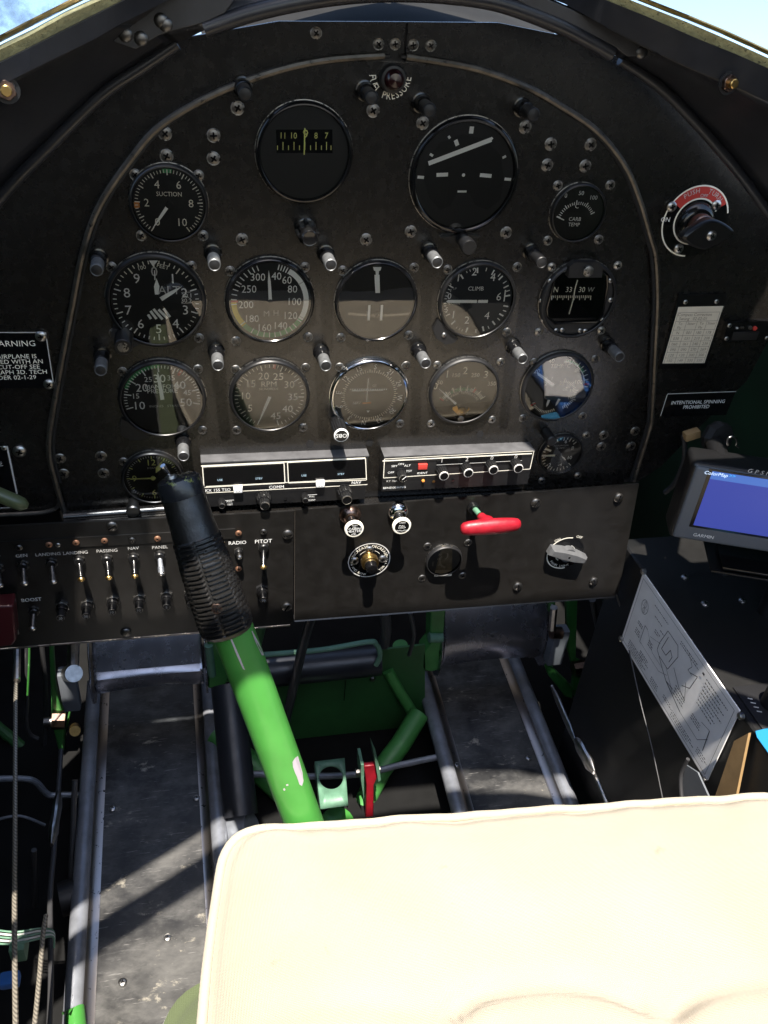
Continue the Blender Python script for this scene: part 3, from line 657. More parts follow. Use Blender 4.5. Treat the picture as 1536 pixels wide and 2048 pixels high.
# turn and bank
g = Gauge((754, 606), .0420, 'turn indicator without numbers, a white needle and ball tube across it', face='dialg', screws=[(685, 541), (828, 535), (682, 675), (817, 670)], bez='gloss')
g.d.poly([g.p(746, 534), g.p(748, 541), g.p(751, 542), g.p(752, 552), g.p(757, 552), g.p(758, 542), g.p(761, 541), g.p(763, 534)], 'white')
rows = []
for k in range(13):
    x = 692 + (818 - 692) * k / 12; dy = 4 * (1 - ((k - 6) / 6) ** 2)
    rows.append((g.p(x, 611 + dy, YA), g.p(x, 636 + dy, YA)))
g.d.grid([[r[0] for r in rows], [r[1] for r in rows]], 'dialn')
for x in (739, 764): g.d.line(g.p(x, 610, YM - .002), g.p(x - 2, 641, YM - .002), .0024, 'white')
g.finish()
b = MB(); b.prism([g.p(749, 550, YN), g.p(751, 586, YN), g.p(760, 586, YN), g.p(759, 550, YN)], (0, .0006, 0), 'white'); b.build('needle', g.t)
b = MB(); b.tube([g.p(695 + 122 * k / 10, 624 + 4 * (1 - ((k - 5) / 5) ** 2), -.0008) for k in range(11)], .0040, 'glass', 10); b.build('ball_tube', g.t)
b = MB(); oo = g.p(752, 627, -.0010); b.lathe([(.0040 * math.sin(PI * k / 10), -.0040 * math.cos(PI * k / 10)) for k in range(11)], oo, OUT, 'gloss', 16, False, False); b.build('ball', g.t)

# rate of climb
g = Gauge((956, 604), .0412, 'climb rate gauge with its thick needle pointing left to zero', face='dialn', screws=[(895, 539), (1034, 534), (1013, 664)])
for th, L, w_ in ((352, .2, .0016), (8, .13, .0009), (22, .2, .0014), (35, .13, .0009), (41, .2, .0016), (53, .15, .001), (62, .2, .0014), (71, .14, .001), (80, .2, .0016), (100, .2, .0016), (109, .14, .001), (118, .2, .0016), (127, .14, .001), (138, .2, .0018), (150, .12, .0009), (160, .2, .0018), (174, .14, .001), (192, .2, .0018), (200, .08, .0007), (206, .08, .0007), (212, .08, .0007), (224, .2, .0016), (243, .16, .0012), (249, .09, .0007), (255, .09, .0007), (261, .09, .0007), (266, .09, .0007), (274, .09, .0007), (279, .09, .0007), (285, .09, .0007), (291, .09, .0007), (297, .16, .0012), (322, .2, .0016), (333, .08, .0007), (339, .08, .0007), (345, .08, .0007)):
    g.d.tick(g.c(YM), th, (.95 - L * .75) * g.r, .95 * g.r, w_, 'white')
for t_, x, y, h in (('2', 949, 543, .0080), ('1', 917, 555, .0080), ('.5', 899, 567, .0046), ('4', 986, 554, .0080), ('6', 998, 593, .0085), ('4', 974, 631, .0080), ('2', 934, 640, .0080), ('1', 907, 629, .0080), ('.5', 892, 619, .0046), ('0', 899, 592, .0062)): g.lab(t_, x, y, h)
g.lab('CLIMB', 952, 577, .0042, 'white'); g.lab('1000 FT. PER MIN.', 946, 604, .0024, 'dim'); g.lab('UP', 910, 577, .0022, 'dim'); g.lab('DOWN', 909, 607, .0024, 'dim')
g.d.line(g.p(1011, 580), g.p(1008, 603), .0013, 'white'); g.d.line(g.p(902, 578), g.p(901, 584), .0007, 'dim'); g.d.line(g.p(898, 602), g.p(898, 608), .0007, 'dim')
g.needle(270, .90, .0030, 'white', -.02, .1, wt=.003); g.needle(90, .30, .0030, 'white', -.02, .01, wt=.003, name='needle_tail'); g.finish()
b = MB(); P_ = [g.p(*q, -.004) for q in ((877, 640), (866, 660), (872, 676), (890, 689), (905, 687), (917, 678), (900, 662))]; b.prism(P_, (0, .004, 0), 'shade'); s_ = b.build('adjuster_plate', g.t); put_screw(s_, g.p(888, 670, -.004), SCREW_TINY)

# standby compass at the right
g = Gauge((1158, 602), .0425, 'compass with a square window and screwed ring showing N 33 30 W', name='compass', cat='compass', face='shade', bez='shade', screws=[(1103, 534), (1235, 531), (1077, 664), (1202, 661)], scr=SCREW_BRIGHT, glass=False)
P_ = [g.p(*q, YA) for q in ((1112, 552), (1122, 545), (1204, 545), (1212, 552), (1213, 572), (1203, 628), (1192, 642), (1110, 645), (1098, 632), (1096, 618))]
g.d.poly(P_[::-1], 'gloss')
for t_, x in (('N', 1112), ('33', 1138), ('30', 1164)): g.lab(t_, x, 579, .0056, 'cream', sx=.95)
g.lab('W', 1182, 579, .0050, 'dim')
for k in range(22): g.d.line(at(1104 + k * 3.7, 591, -.0037), at(1103.4 + k * 3.7, 596 + (4 if k % 3 == 0 else 0), -.0037), .0008, 'cream')
for q in ((1100, 562), (1083, 601), (1086, 640), (1221, 561), (1221, 600), (1205, 640), (1112, 661), (1124, 660), (1160, 661), (1170, 662)): put_screw(g.t, g.p(*q, -.0035), SCREW_TINY)
g.finish()
b = MB(); cp = [g.p(*q, -.0042) for q in ((1155, 560), (1150, 578), (1146, 600), (1138, 628))]; b.tube(smooth_path(cp, 5), .0007, 'cream', 6); b.build('lubber_line', g.t)
b = MB(); P_ = [g.p(*q, -.012) for q in ((1137, 556), (1139, 534), (1150, 525), (1196, 525), (1206, 534), (1204, 555))]; b.prism(P_, (0, .009, 0), 'shade'); b.build('lamp_cover', g.t, 20)
b = MB(); o = g.p(1175, 541, -.0125); b.lathe([(.0055, 0), (.0055, .003), (.0046, .0036)], o, OUT, 'rim', 20); b.build('knob', g.t)
b = MB(); oo = [g.p(*q, -.0045) for q in ((1112, 550), (1122, 543), (1204, 543), (1214, 551), (1215, 572), (1205, 629), (1193, 644), (1110, 647), (1096, 633), (1094, 618), (1112, 550))]; b.tube(oo, .0014, 'gloss', 8); b.build('window_frame', g.t)
b = MB(); b.poly([g.p(*q, -.0052) for q in ((1097, 640), (1205, 640), (1212, 548), (1112, 548))], 'glass'); b.build('glass', g.t)

# manifold pressure
g = Gauge((325, 801), .0435, 'manifold pressure gauge numbered 10 to 50 with needle upright at 30', screws=[(245, 743), (396, 738), (405, 860)], face='dialg')
f = lambda v: 254 + (v - 10) * 5.15
g.arc(f(17), f(30.5), .90, .985, 'mgreen'); g.arc(f(36.6), f(37.4), .80, .985, 'mred')
for v in range(10, 51): g.d.tick(g.c(YM), f(v), (.78 if v % 5 == 0 else .88) * g.r, .96 * g.r, .0012 if v % 5 == 0 else .0008, 'white')
for v in range(10, 51, 5): g.num(str(v), f(v), .60 if v % 10 == 0 else .66, .0088 if v % 10 == 0 else .0056, 'white')
g.lab('MANIFOLD', 325, 773, .0046, 'white', sx=1.05); g.lab('PRESSURE', 325, 782, .0046, 'white', sx=1.05); g.lab('INCHES   START', 329, 812, .0024, 'dim', sx=1.2)
g.needle(355, .80, .0040, 'white', 0, .35); g.finish()
b = MB(); P_ = [g.p(*q, -.004) for q in ((244, 838), (238, 855), (243, 872), (262, 881), (284, 881), (300, 873), (280, 860))]; b.prism(P_, (0, .004, 0), 'black'); b.build('adjuster_plate', g.t)

# tachometer
g = Gauge((540, 795), .0418, 'tachometer numbered 5 to 45 with its needle low at zero', screws=[(471, 739), (611, 735), (473, 860), (606, 855)], face='dialg')
f = lambda v: 201 + v * 7.2
for v in range(0, 46): g.d.tick(g.c(YM), f(v), (.80 if v % 5 == 0 else .87) * g.r, .96 * g.r, .0011 if v % 5 == 0 else .0008, 'white' if v > 28 or v < 4 else 'cream')  # cream span: tan glass reflection put into the white marks
for v in range(5, 46, 5): g.num(str(v), f(v), .645, .0080, 'white' if v >= 35 else 'cream')
g.arc(f(22.8), f(23.5), .84, .97, 'mred'); g.lab('RPM', 538, 768, .0062, 'cream'); g.lab('HUNDREDS', 538, 778, .0026, 'cream')
g.needle(201, .90, .0034, 'white', 0, .9); g.finish()

# course deviation indicator
g = Gauge((740, 793), .0425, 'course indicator with a silver rim, a turned compass rose and crossed needles', bez='chrome', rim='chrome', screws=[(679, 734), (812, 731), (800, 847)], face='dialg')
for k in range(72): g.d.tick(g.c(YM), 187 + 5 * k, .70 * g.r, (.80 if k % 2 == 0 else .76) * g.r, .0008, 'cream')
for k, t_ in enumerate(('N', '3', '6', 'E', '12', '15', 'S', '21', '24', 'W', '30', '33')):
    th = 187 + 30 * k; g.num(t_, th, .885, .0056, 'cream' if 60 < (th % 360) < 300 and False else 'white', rot=th, sx=.9)
g.d.text('GS', g.p(749, 771), .0026, 'dim'); g.d.text('NAV', g.p(714, 806), .0030, 'white')
for k in range(17): g.d.lathe([(.0009, .0033), (0, .0034)], Vector((g.p(701 + k * 4.5, 779).x, 0, g.p(701 + k * 4.5, 779).z)), OUT, 'white', 8, False, False)
g.d.poly([g.p(725, 805), g.p(725, 808), g.p(742, 807), g.p(742, 804)], 'morange'); g.d.poly([g.p(736, 826), g.p(733, 821), g.p(740, 821)], 'white')
b = MB(); b.box(g.p(735, 780, YN), (.0009, .0004, .028), 'white'); b.build('needle', g.t)
b = MB(); b.box(g.p(735, 781, YN + .0004), (.034, .0004, .0009), 'white'); b.build('needle', g.t)
g.finish()
b = MB(); o = at(683, 872, -.032); o.y = 0; b.lathe([(.0075, 0), (.0075, .006)], o, OUT, 'black', 20); b.gear(o + Vector((0, -.006, 0)), OUT, .0078, 16, .0010, .024, 'black', .92); b.lathe([(.0078, .0296), (.0078, .0310), (.0066, .0316)], o, OUT, 'white', 28, True, False); b.lathe([(.0066, .0316), (0, .0316)], o, OUT, 'black', 28, False, False); b.text('OBS', o + Vector((0, -.0319, 0)), .0046, 'white', rot=180); b.build('knob', g.t)

# cylinder temperature
g = Gauge((930, 785), .0400, 'cylinder temperature gauge with a brass movement showing in its lower half', screws=[(874, 730), (1001, 724), (862, 847), (984, 839)], scr=SCREW_BRIGHT, face='dialg', bez='shade')
o = at(921, 822, YM)
for k in range(36):
    th = -56 + 112 * k / 35; big = k % 5 == 0
    g.d.tick(o, th, .0250, .0290 if not big else .0315, .0008 if not big else .0012, 'cream' if big else ('mgreen' if 7 < k < 23 else 'cream'))
for k, th in ((0, -57), (1, 27)): g.d.tick(o, th, .0250, .0300, .0024, 'mred')
for t_, x, y, h in (('0', 871, 772, .0080), ('1', 895, 748, .0085), ('2', 931, 741, .0085), ('3', 972, 749, .0085), ('50', 880, 765, .0046), ('150', 913, 750, .0046), ('250', 951, 750, .0046), ('350', 984, 767, .0046)): g.lab(t_, x, y, h, 'cream')
g.d.arctext('CYLINDER TEMPERATURE', o, .0225, 0, .0024, 'cream'); g.lab('°C X 100', 924, 781, .0042, 'white', sx=1.05)
g.d.poly([g.p(*q, YA) for q in ((862, 816), (870, 838), (890, 850), (930, 852), (970, 842), (992, 815), (992, 800))], 'gloss')
g.finish()
b = MB(); b.lathe([(.0055, .0034), (.0055, .0050), (.0035, .0056), (.0032, .0050), (.0012, .0058)], Vector((at(922, 820, 0).x, 0, at(922, 820, 0).z)), OUT, 'brass', 20)
b.prism([at(*q, -.0042) for q in ((906, 815), (914, 812), (920, 826), (934, 822), (938, 815), (939, 819), (928, 830), (918, 832), (905, 819))], (0, .001, 0), 'brass'); b.lathe([(.0038, .0034), (.0038, .0058), (.003, .0062)], Vector((at(919, 833, 0).x, 0, at(919, 833, 0).z)), OUT, 'screwm', 18); b.build('movement', g.t)
a0 = at(912, 808, YN); a1 = at(878, 778, YN); d_ = (a1 - a0).normalized(); n_ = Vector((-d_.z, 0, d_.x)) * .0013
b = MB(); b.prism([a0 - n_, a0 + n_, a1 + n_ * .3, a1 - n_ * .3], (0, .0005, 0), 'white'); b.build('needle', g.t)

# oil temperature / pressure
g = Gauge((1117, 777), .0425, 'combined temperature and pressure gauge with a double silver rim, needle at 20 degrees', screws=[(1068, 724), (1190, 718), (1046, 836), (1165, 832)], bez='shade', rim='steel')
o = g.p(1107, 770)
g.d.arc(g.c(YA), .80 * g.r, .83 * g.r, 3, 88, 'white'); g.d.arc(g.c(YA), .83 * g.r, .88 * g.r, 5, 58, 'mgreen'); g.d.arc(g.c(YA), .80 * g.r, .97 * g.r, 83, 87, 'mred')
for a in (20, 35, 45, 55, 65, 75, 90): g.d.tick(g.c(YM), a, .82 * g.r, .95 * g.r, .0010, 'white')
for t_, x, y in (('20', 1074, 742), ('40', 1103, 722), ('60', 1136, 722), ('80', 1156, 740), ('100', 1158, 764)): g.lab(t_, x, y, .0050, 'cream')
g.lab('TEMP.°C', 1121, 732, .0044, 'cream')
o2 = at(1122, 790, YM)
for k in range(23): g.d.tick(o2, 2 + 158 * k / 22, .0150, .0185 if k % 5 else .0205, .0009, 'cream')
for t_, x, y in (('25', 1124, 766), ('20', 1137, 772), ('15', 1144, 781), ('10', 1141, 795), ('5', 1129, 809)): g.lab(t_, x, y, .0042, 'cream')
g.lab('OIL', 1131, 779, .0030, 'dim'); g.lab('2', 1092, 767, .0042, 'dim'); g.lab('1', 1104, 757, .0042, 'dim')
o3 = at(1098, 795, YM)
for k in range(16): g.d.tick(o3, 150 + 100 * k / 15, .0165, .0195, .0009, 'cream')
g.d.tick(o3, 245, .016, .022, .0018, 'mred')
g.finish()
for a0, a1, w_ in (((1108, 771), (1074, 746), .0036), ((1098, 800), (1093, 814), .0030), ((1119, 798), (1111, 812), .0030)):
    a0 = at(*a0, YN); a1 = at(*a1, YN); d_ = (a1 - a0).normalized(); n_ = Vector((-d_.z, 0, d_.x)) * w_ / 2
    b = MB(); b.prism([a0 - n_, a0 + n_, a1 + n_ * .8 - d_ * .003, a1, a1 - n_ * .8 - d_ * .003], (0, .0005, 0), 'white'); b.build('needle', g.t)

# clock
g = Gauge((306, 958), .0325, 'small clock with yellowed numerals half hidden behind the stick grip', name='clock', cat='clock', screws=[(247, 923), (365, 990)])
for k in range(60): g.d.tick(g.c(YM), 6 * k, (.86 if k % 5 else .80) * g.r, .93 * g.r, .0011 if k % 5 == 0 else .0007, 'lume' if k % 5 == 0 else 'dim')
for t_, th in (('12', 0), ('3', 90), ('6', 180), ('9', 270)): g.num(t_, th, .66, .0074, 'lume')
g.lab('8 DAY', 303, 936, .0022, 'dim'); g.needle(270, .82, .0014, 'lume', .1, .2)
a = math.radians(28); d_ = EX * math.sin(a) + EZ * math.cos(a); n_ = EX * math.cos(a) - EZ * math.sin(a); o = g.c(-.0042)
b = MB(); b.prism([o + d_ * .007, o + d_ * .013 + n_ * .0028, o + d_ * .0235, o + d_ * .013 - n_ * .0028], (0, .0005, 0), 'lume'); b.build('needle', g.t)
g.hub(.0024, 'lume'); g.finish()
b = MB(); o = at(266, 1024, -.022); o.y = -.001; b.lathe([(.0055, 0), (.0055, .012), (.0072, .013), (.0072, .020), (.006, .0215)], o, OUT, 'screwm', 20); b.build('knob', g.t)

# accelerometer
g = Gauge((1123, 911), .0272, 'small accelerometer beside the right radio reflecting blue and white cloth', screws=[(1172, 870), (1155, 951), (1083, 961)], scr=SCREW_BRIGHT)
for k in range(25): g.d.tick(g.c(YM), 135 + 270 * k / 24 * 1.0, (.76 if k % 2 == 0 else .84) * g.r, .95 * g.r, .0010, 'cream')
for t_, x, y in (('0', 1089, 913), ('2', 1091, 897), ('4', 1111, 883), ('6', 1132, 883), ('8', 1145, 896), ('10', 1140, 915), ('-2', 1098, 930), ('-4', 1120, 929)): g.lab(t_, x, y, .0046, 'white')
g.lab('ACCELERATION', 1122, 891, .0018, 'dim'); g.lab('G UNITS', 1121, 896, .0018, 'dim')
g.finish()
for a0, a1 in (((1110, 911), (1080, 912)), ((1102, 902), (1086, 896))):
    a0 = at(*a0, YN); a1 = at(*a1, YN); d_ = (a1 - a0).normalized(); n_ = Vector((-d_.z, 0, d_.x)) * .0013
    b = MB(); b.prism([a0 - n_, a0 + n_, a1 + n_ * .6, a1 - n_ * .6], (0, .0005, 0), 'cream'); b.build('needle', g.t)
b = MB(); o = at(1098, 874, -.012); b.lathe([(.006, 0), (.006, .02), (.005, .021)], Vector((o.x, -.001, o.z)), OUT, 'black', 20); b.build('knob', g.t)

# fuel pressure warning lamp
o = at(789, 160, -.012); o.y = 0
t = thing('warning_lamp', 'dark red fuel pressure warning lamp under the top of the arch', 'lamp', o)
b = MB(); b.lathe([(.0115, 0), (.0115, .007), (.0105, .0095), (.0085, .010)], o, OUT, 'shade', 28, True, False); b.build('bezel', t)
b = MB(); b.lathe([(.0088, .008), (.0080, .0125), (.0055, .0155), (0, .0168)], o, OUT, 'lens', 28, False, False); b.build('lens', t)
b = MB(); oo = at(781, 152, -.0008); b.arctext('FUEL PRESSURE', Vector((oo.x, -.0008, oo.z)), .0155, 180, .0062, 'cream', inward=True, gap=.1, sx=.8); b.build('legend', t, 0)
# fluted knob under the big compass
o = at(620, 478, -.032); o.y = 0
t = thing('fluted_knob', 'black fluted knob on the panel below the large compass', 'knob', o)
b = MB(); b.lathe([(.0105, 0), (.0105, .004), (.009, .005)], o, OUT, 'gloss', 24); b.build('collar', t)
b = MB(); b.gear(o + Vector((0, -.005, 0)), OUT, .0108, 8, .0022, .018, 'gloss', .95); b.lathe([(.0075, .023), (.0075, .030), (.0066, .0312), (.0058, .0308)], o, OUT, 'gloss', 24); b.build('grip', t)

# post lights -------------------------------------------------------------------------------------
M['postgrey'] = mat('post_light_grey', (0.16, 0.165, 0.17), 0.45, 0.5, var=0.3, vscale=150, bump=0.1, bscale=500)
POST = [((491, 189), 'post light straddling the bead at the upper left of the arch', 0), ((744, 196), 'post light just left of the red warning lamp', 0), ((860, 221), 'post light up to the left of the artificial horizon', 0), ((1068, 230), 'post light up to the right of the artificial horizon', 0),
        ((193, 541), 'post light above left of the altimeter near the left bead', 1), ((429, 531), 'post light between the altimeter and the airspeed dial', 1), ((662, 531), 'grey post light between the airspeed dial and the turn indicator', 1), ((875, 526), 'grey post light between the turn indicator and the climb gauge', 1), ((1084, 526), 'dark post light between the climb gauge and the square-window compass', 0),
        ((201, 742), 'post light above left of the manifold pressure gauge near the left bead', 1), ((436, 732), 'grey post light between the manifold gauge and the tachometer', 1), ((652, 733), 'grey post light between the tachometer and the course indicator', 1), ((852, 728), 'grey post light between the course indicator and the cylinder gauge', 1), ((1046, 719), 'grey post light above left of the combined temperature gauge', 1), ((1240, 715), 'post light right of the combined temperature gauge near the right bead', 1), ((367, 914), 'grey post light above the stick grip beside the clock', 1)]
first = {}
for (px, lb, kind) in POST:
    o = at(px[0], px[1], -.0335); o.y = 0
    if kind in first: dup(first[kind], o, lb, 'post lights between the gauges'); continue
    t = thing('post_light', lb, 'lamp', o, 'post lights between the gauges'); first[kind] = t
    b = MB(); b.lathe([(.0085, 0), (.0085, .002), (.0072, .0025), (.0072, .0135), (.0062, .0150)], o, OUT, 'gloss', 24); b.build('base', t)
    b = MB(); b.lathe([(.0057, .0145), (.0059, .0300), (.0057, .0322)], o, OUT, 'postgrey' if kind else 'black', 24, True, False); b.lathe([(.0057, .0322), (.0050, .0330), (.0046, .0326)], o, OUT, 'postgrey' if kind else 'shade', 24, False, False); b.build('sleeve', t)
    b = MB(); b.lathe([(.0046, .0324), (.0025, .0330), (0, .0331)], o, OUT, 'shade', 24, False, False); b.build('cap', t)

# ================================================================== RADIOS
def wpoint(p, y): return at(p[0], p[1], y)
yf = -.016
t = thing('radio_set', 'left radio with two dark display windows marked COMM and NAV', 'radio', at(567, 1000, 0))
tl, tr, brr, bll = wpoint((402, 930), yf), wpoint((731, 913), yf), wpoint((736, 999), yf), wpoint((410, 1015), yf)
x0, x1, z1, z0 = (tl.x + bll.x) / 2, (tr.x + brr.x) / 2, (tl.z + tr.z) / 2, (bll.z + brr.z) / 2
b = MB(); b.box(((x0 + x1) / 2, yf / 2 + .001, (z0 + z1) / 2), (x1 - x0, -yf, z1 - z0), 'shade', .0008); b.build('case', t, 20)
b = MB(); b.box(((x0 + x1) / 2, yf / 2 + .001, z1 + .0008), (x1 - x0 + .002, -yf, .0016), 'covertop', .0003); b.build('top_cover', t, 20)
F = lambda px, py, d=.0008: at(px, py, yf - d)
def rect(b, pts, m, d=.0008): b.poly([F(p[0], p[1], d) for p in pts][::-1], m)
def frame(b, pts, w_, m, d=.0010):
    for i in range(len(pts)): b.line(F(*pts[i], d), F(*pts[(i + 1) % len(pts)], d), w_, m)
for A in (((407, 937), (566, 929), (568, 963), (410, 972)), ((577, 928), (729, 920), (731, 957), (579, 963))):
    b = MB(); pr = [F(*q, .0004) for q in A]; b.prism(pr, (0, .0014, 0), 'gloss'); frame(b, [(A[0][0] - 2, A[0][1] - 3), (A[1][0] + 2, A[1][1] - 3), (A[2][0] + 2, A[2][1] + 3), (A[3][0] - 2, A[3][1] + 3)], .0009, 'cream', .0012); s_ = b.build('display_window', t, 20)
b = MB()
b.line(F(402, 932), F(731, 916), .0015, 'cream')
b.line(F(413, 986, .001), F(735, 969, .001), .0008, 'cream'); b.line(F(412, 973, .0013), F(733, 957, .0013), .0008, 'cream')
for s_, x, y, h, m_ in (('KX 155 TSO', 436, 980, .0036, 'white'), ('COMM', 553, 974, .0038, 'white'), ('NAV', 713, 965, .0038, 'white'), ('PULL', 459, 1003, .0020, 'white'), ('TEST', 460, 1009, .0020, 'white'), ('PULL', 624, 993, .0020, 'white'), ('IDENT', 624, 1000, .0020, 'white')): b.text(s_, F(x, y, .0009), h, m_)
for s_, x, y in (('USE', 440, 960), ('STBY', 518, 957), ('USE', 608, 951), ('STBY', 682, 948)): b.text(s_, F(x, y, .0022), .0024, 'led')
for A in (((450, 1001), (468, 1000)), ((615, 990), (634, 989))): b.line(F(*A[0], .0009), F(*A[1], .0009), .0005, 'white')
b.build('lettering', t, 0)
def radio_knob(px, y, r, h, parent, name='knob', r2=None, h2=0, ring='steel', mark=False, body='black'):
    c = at(px[0], px[1], y - h - h2); o = Vector((c.x, y, c.z)); b = MB(); b.lathe([(r * 1.05, 0), (r * 1.05, h * .15)], o, OUT, body, 24); b.gear(o, OUT, r, 14, r * .13, h, body, .93)
    if r2: b.gear(o + Vector((0, -h, 0)), OUT, r2, 12, r2 * .12, h2, body, .95); e, rr = h + h2, r2
    else: e, rr = h, r * .93
    b.lathe([(rr * .95, e - .0006), (rr * .92, e + .0006), (rr * .80, e + .0008)], o, OUT, ring, 24, True, False); b.lathe([(rr * .80, e + .0006), (0, e + .0006)], o, OUT, 'gloss', 24, False, False)
    if mark: b.line(o + Vector((-.001, -e - .001, -.001)), o + Vector((rr * .7, -e - .001, rr * .7)), .0008, 'white')
    return b.build(name, parent, 30)
radio_knob((444, 1012), yf, .0038, .010, t); radio_knob((530, 1012), yf, .0082, .010, t, r2=.0056, h2=.009); radio_knob((611, 1001), yf, .0038, .010, t); radio_knob((694, 1000), yf, .0085, .010, t, r2=.0062, h2=.009)
for q in ((476, 980), (641, 969)):
    b = MB(); c = at(q[0], q[1], yf - .004); b.box(Vector((c.x, yf - .002, c.z)), (.0098, .005, .0078), 'white', .0012); b.text('< >', c + Vector((0, -.0007, -.0015)), .0022, 'plateink'); b.build('transfer_button', t, 30)
b = MB(); b.lathe([(.0020, .0002), (0, .0004)], F(571, 1000, .0006), OUT, 'gloss', 12, False, False); b.build('screw_hole', t)

yf = -.020
t = thing('transponder', 'right radio with four ridged code knobs reading 1200 and a small red lamp', 'radio', at(915, 975, 0))
tl, tr, brr, bll = wpoint((764, 918), yf), wpoint((1064, 903), yf), wpoint((1061, 971), yf), wpoint((768, 982), yf)
x0, x1, z1, z0 = (tl.x + bll.x) / 2, (tr.x + brr.x) / 2, (tl.z + tr.z) / 2, (bll.z + brr.z) / 2
b = MB(); b.box(((x0 + x1) / 2, yf / 2 + .001, (z0 + z1) / 2), (x1 - x0, -yf, z1 - z0), 'shade', .0008); b.build('case', t, 20)
b = MB(); b.box(((x0 + x1) / 2, yf / 2 + .001, z1 + .0008), (x1 - x0 + .001, -yf, .0016), 'covertop', .0003); b.build('top_cover', t, 20)
b = MB(); b.line(F(765, 922), F(1064, 907), .0015, 'cream')
frame(b, [(769, 918), (1068, 902), (1060, 938), (767, 956)], .0008, 'cream')
rect(b, ((874, 919), (1044, 910), (1043, 921), (873, 929)), 'gloss')
b.line(F(873, 930, .001), F(1044, 921, .001), .0006, 'dim')
for s_, x in (('1', 884), ('2', 934), ('0', 984), ('0', 1032)): b.text(s_, F(x, 924 - (x - 884) * .052 - 3, .0012), .0052, 'dim')
for s_, x, y, h in (('SBY', 789, 932, .0026), ('ON', 802, 928, .0026), ('ALT', 815, 931, .0026), ('OFF', 782, 945, .0026), ('TST', 818, 942, .0026), ('IDENT', 845, 946, .0026), ('KT 76A', 784, 962, .0024), ('BENDIX/KING', 789, 975, .0026)): b.text(s_, F(x, y, .0009), h, 'white' if h != .0024 else 'dim', sx=1.15)
b.build('lettering', t, 0)
b = MB(); c = F(845, 932, 0); b.box(c + Vector((0, -.0008, 0)), (.0105, .003, .0068), 'mred', .0005); b.build('reply_lamp', t, 20)
radio_knob((806, 957), yf, .0052, .013, t, mark=True)
for q in ((888, 952), (937, 946), (987, 940), (1037, 937)): radio_knob(q, yf, .0064, .013, t, 'code_knob', ring='dim')
b = MB(); b.lathe([(.0019, 0), (.0016, .002), (0, .0026)], F(846, 961, .0), OUT, 'morange', 12, False, False); b.build('sensor_button', t)
b = MB(); b.lathe([(.0018, .0004), (0, .0005)], F(867, 963, .0), OUT, 'brass', 12, False, False); b.lathe([(.0018, .0004), (0, .0005)], F(906, 960, 0), OUT, 'gloss', 12, False, False); b.build('screw_hole', t)

# ================================================================== LOWER RIGHT SUB-PANEL
yh = -.020
t_h = thing('lower_panel', 'black lower panel under the radios holding the red handle and pull knobs', 'panel', at(930, 1215, yh))
b = MB(); b.prism([at(*q, yh) for q in ((590, 1021), (1278, 968), (1236, 1192), (589, 1241))], (0, .003, 0), 'panel_old'); b.build('face_plate', t_h, 20)
b = MB(); p0, p1 = at(589, 1241, yh), at(1236, 1192, yh); b.grid([[p0, p1], [p0 + Vector((0, -.0012, -.0014)), p1 + Vector((0, -.0012, -.0014))], [p0 + Vector((0, .014, -.003)), p1 + Vector((0, .014, -.003))]], 'panel_old'); b.build('bottom_lip', t_h, 20)
for q in ((1071, 1005), (1237, 995), (1187, 1162), (1035, 1172)): put_screw(t_h, at(*q, yh), SCREW_SLOT)
def pull_knob(base, cap, label, lines, dome):
    o = at(*base, yh); c = at(*cap, yh - .024); t = thing('pull_knob', label, 'knob', o, 'push-pull cabin knobs')
    b = MB(); b.lathe([(.0125, 0), (.0125, .0015), (.0112, .0045), (.0080, .0075), (.0055, .0085)], o, OUT, dome, 28); b.build('escutcheon', t)
    ax = (c - o); b = MB(); b.lathe([(.0046, .004), (.0044, .012), (.0060, .019), (.0085, .0235)], o, ax, 'black', 20); b.build('stem', t)
    b = MB(); b.lathe([(.0085, -.003), (.0108, -.0012), (.0110, .0012), (.0102, .0024), (.0084, .0026)], c, OUT, 'cream', 32, True, False); b.lathe([(.0086, .0022), (0, .0022)], c, OUT, 'gloss', 32, False, False)
    for s_, dz, h in lines: b.text(s_, c + Vector((0, -.0026, dz)), h, 'white', sx=1.1)
    b.build('handle', t)
pull_knob((700, 1029), (708, 1057), 'cabin heater pull knob, the left of two white-ringed pulls', [('PUSH', .0058, .0016), ('OFF', .0036, .0014), ('CABIN', .0014, .0030), ('HEATER', -.0020, .0028), ('ON', -.0046, .0014), ('PULL', -.0064, .0018)], 'browndome')
pull_knob((796, 1022), (803, 1051), 'cabin ventilator pull knob, the right of two white-ringed pulls', [('CABIN', .0056, .0015), ('PULL', .0014, .0020), ('COLD', -.0012, .0020), ('VENTILATOR', -.0054, .0018)], 'chrome')
# valve with round placard
o = at(738, 1119, yh); t = thing('valve_knob', 'brass valve knob on a round placard lettered INCREASE and DECREASE', 'knob', o)
b = MB(); b.lathe([(.0262, 0), (.0262, .0012), (.0255, .0014), (0, .0014)], o, OUT, 'gloss', 48, True, False); m0 = o + Vector((0, -.0016, 0)); b.arc(m0, .0245, .0258, 0, 360, 'dim', 60)
b.arctext('INCREASE', m0, .0212, -40, .0036, 'cream', gap=.2); b.arctext('DECREASE', m0, .0212, 40, .0036, 'cream', gap=.2); b.arctext('TURN AND BANK VACUUM VALVE'.replace('VACUUM', 'REGULATOR') if False else 'TURN AND BANK        TOR VALVE', m0, .0212, 180, .0030, 'cream', inward=True, gap=.16)
b.arc(m0, .0148, .0153, -52, -22, 'cream'); b.arc(m0, .0148, .0153, 22, 52, 'cream'); b.build('placard', t, 20)
for q in ((739, 1099), (709, 1121), (765, 1117)): put_screw(t, at(*q, yh - .0014), SCREW_PAN)
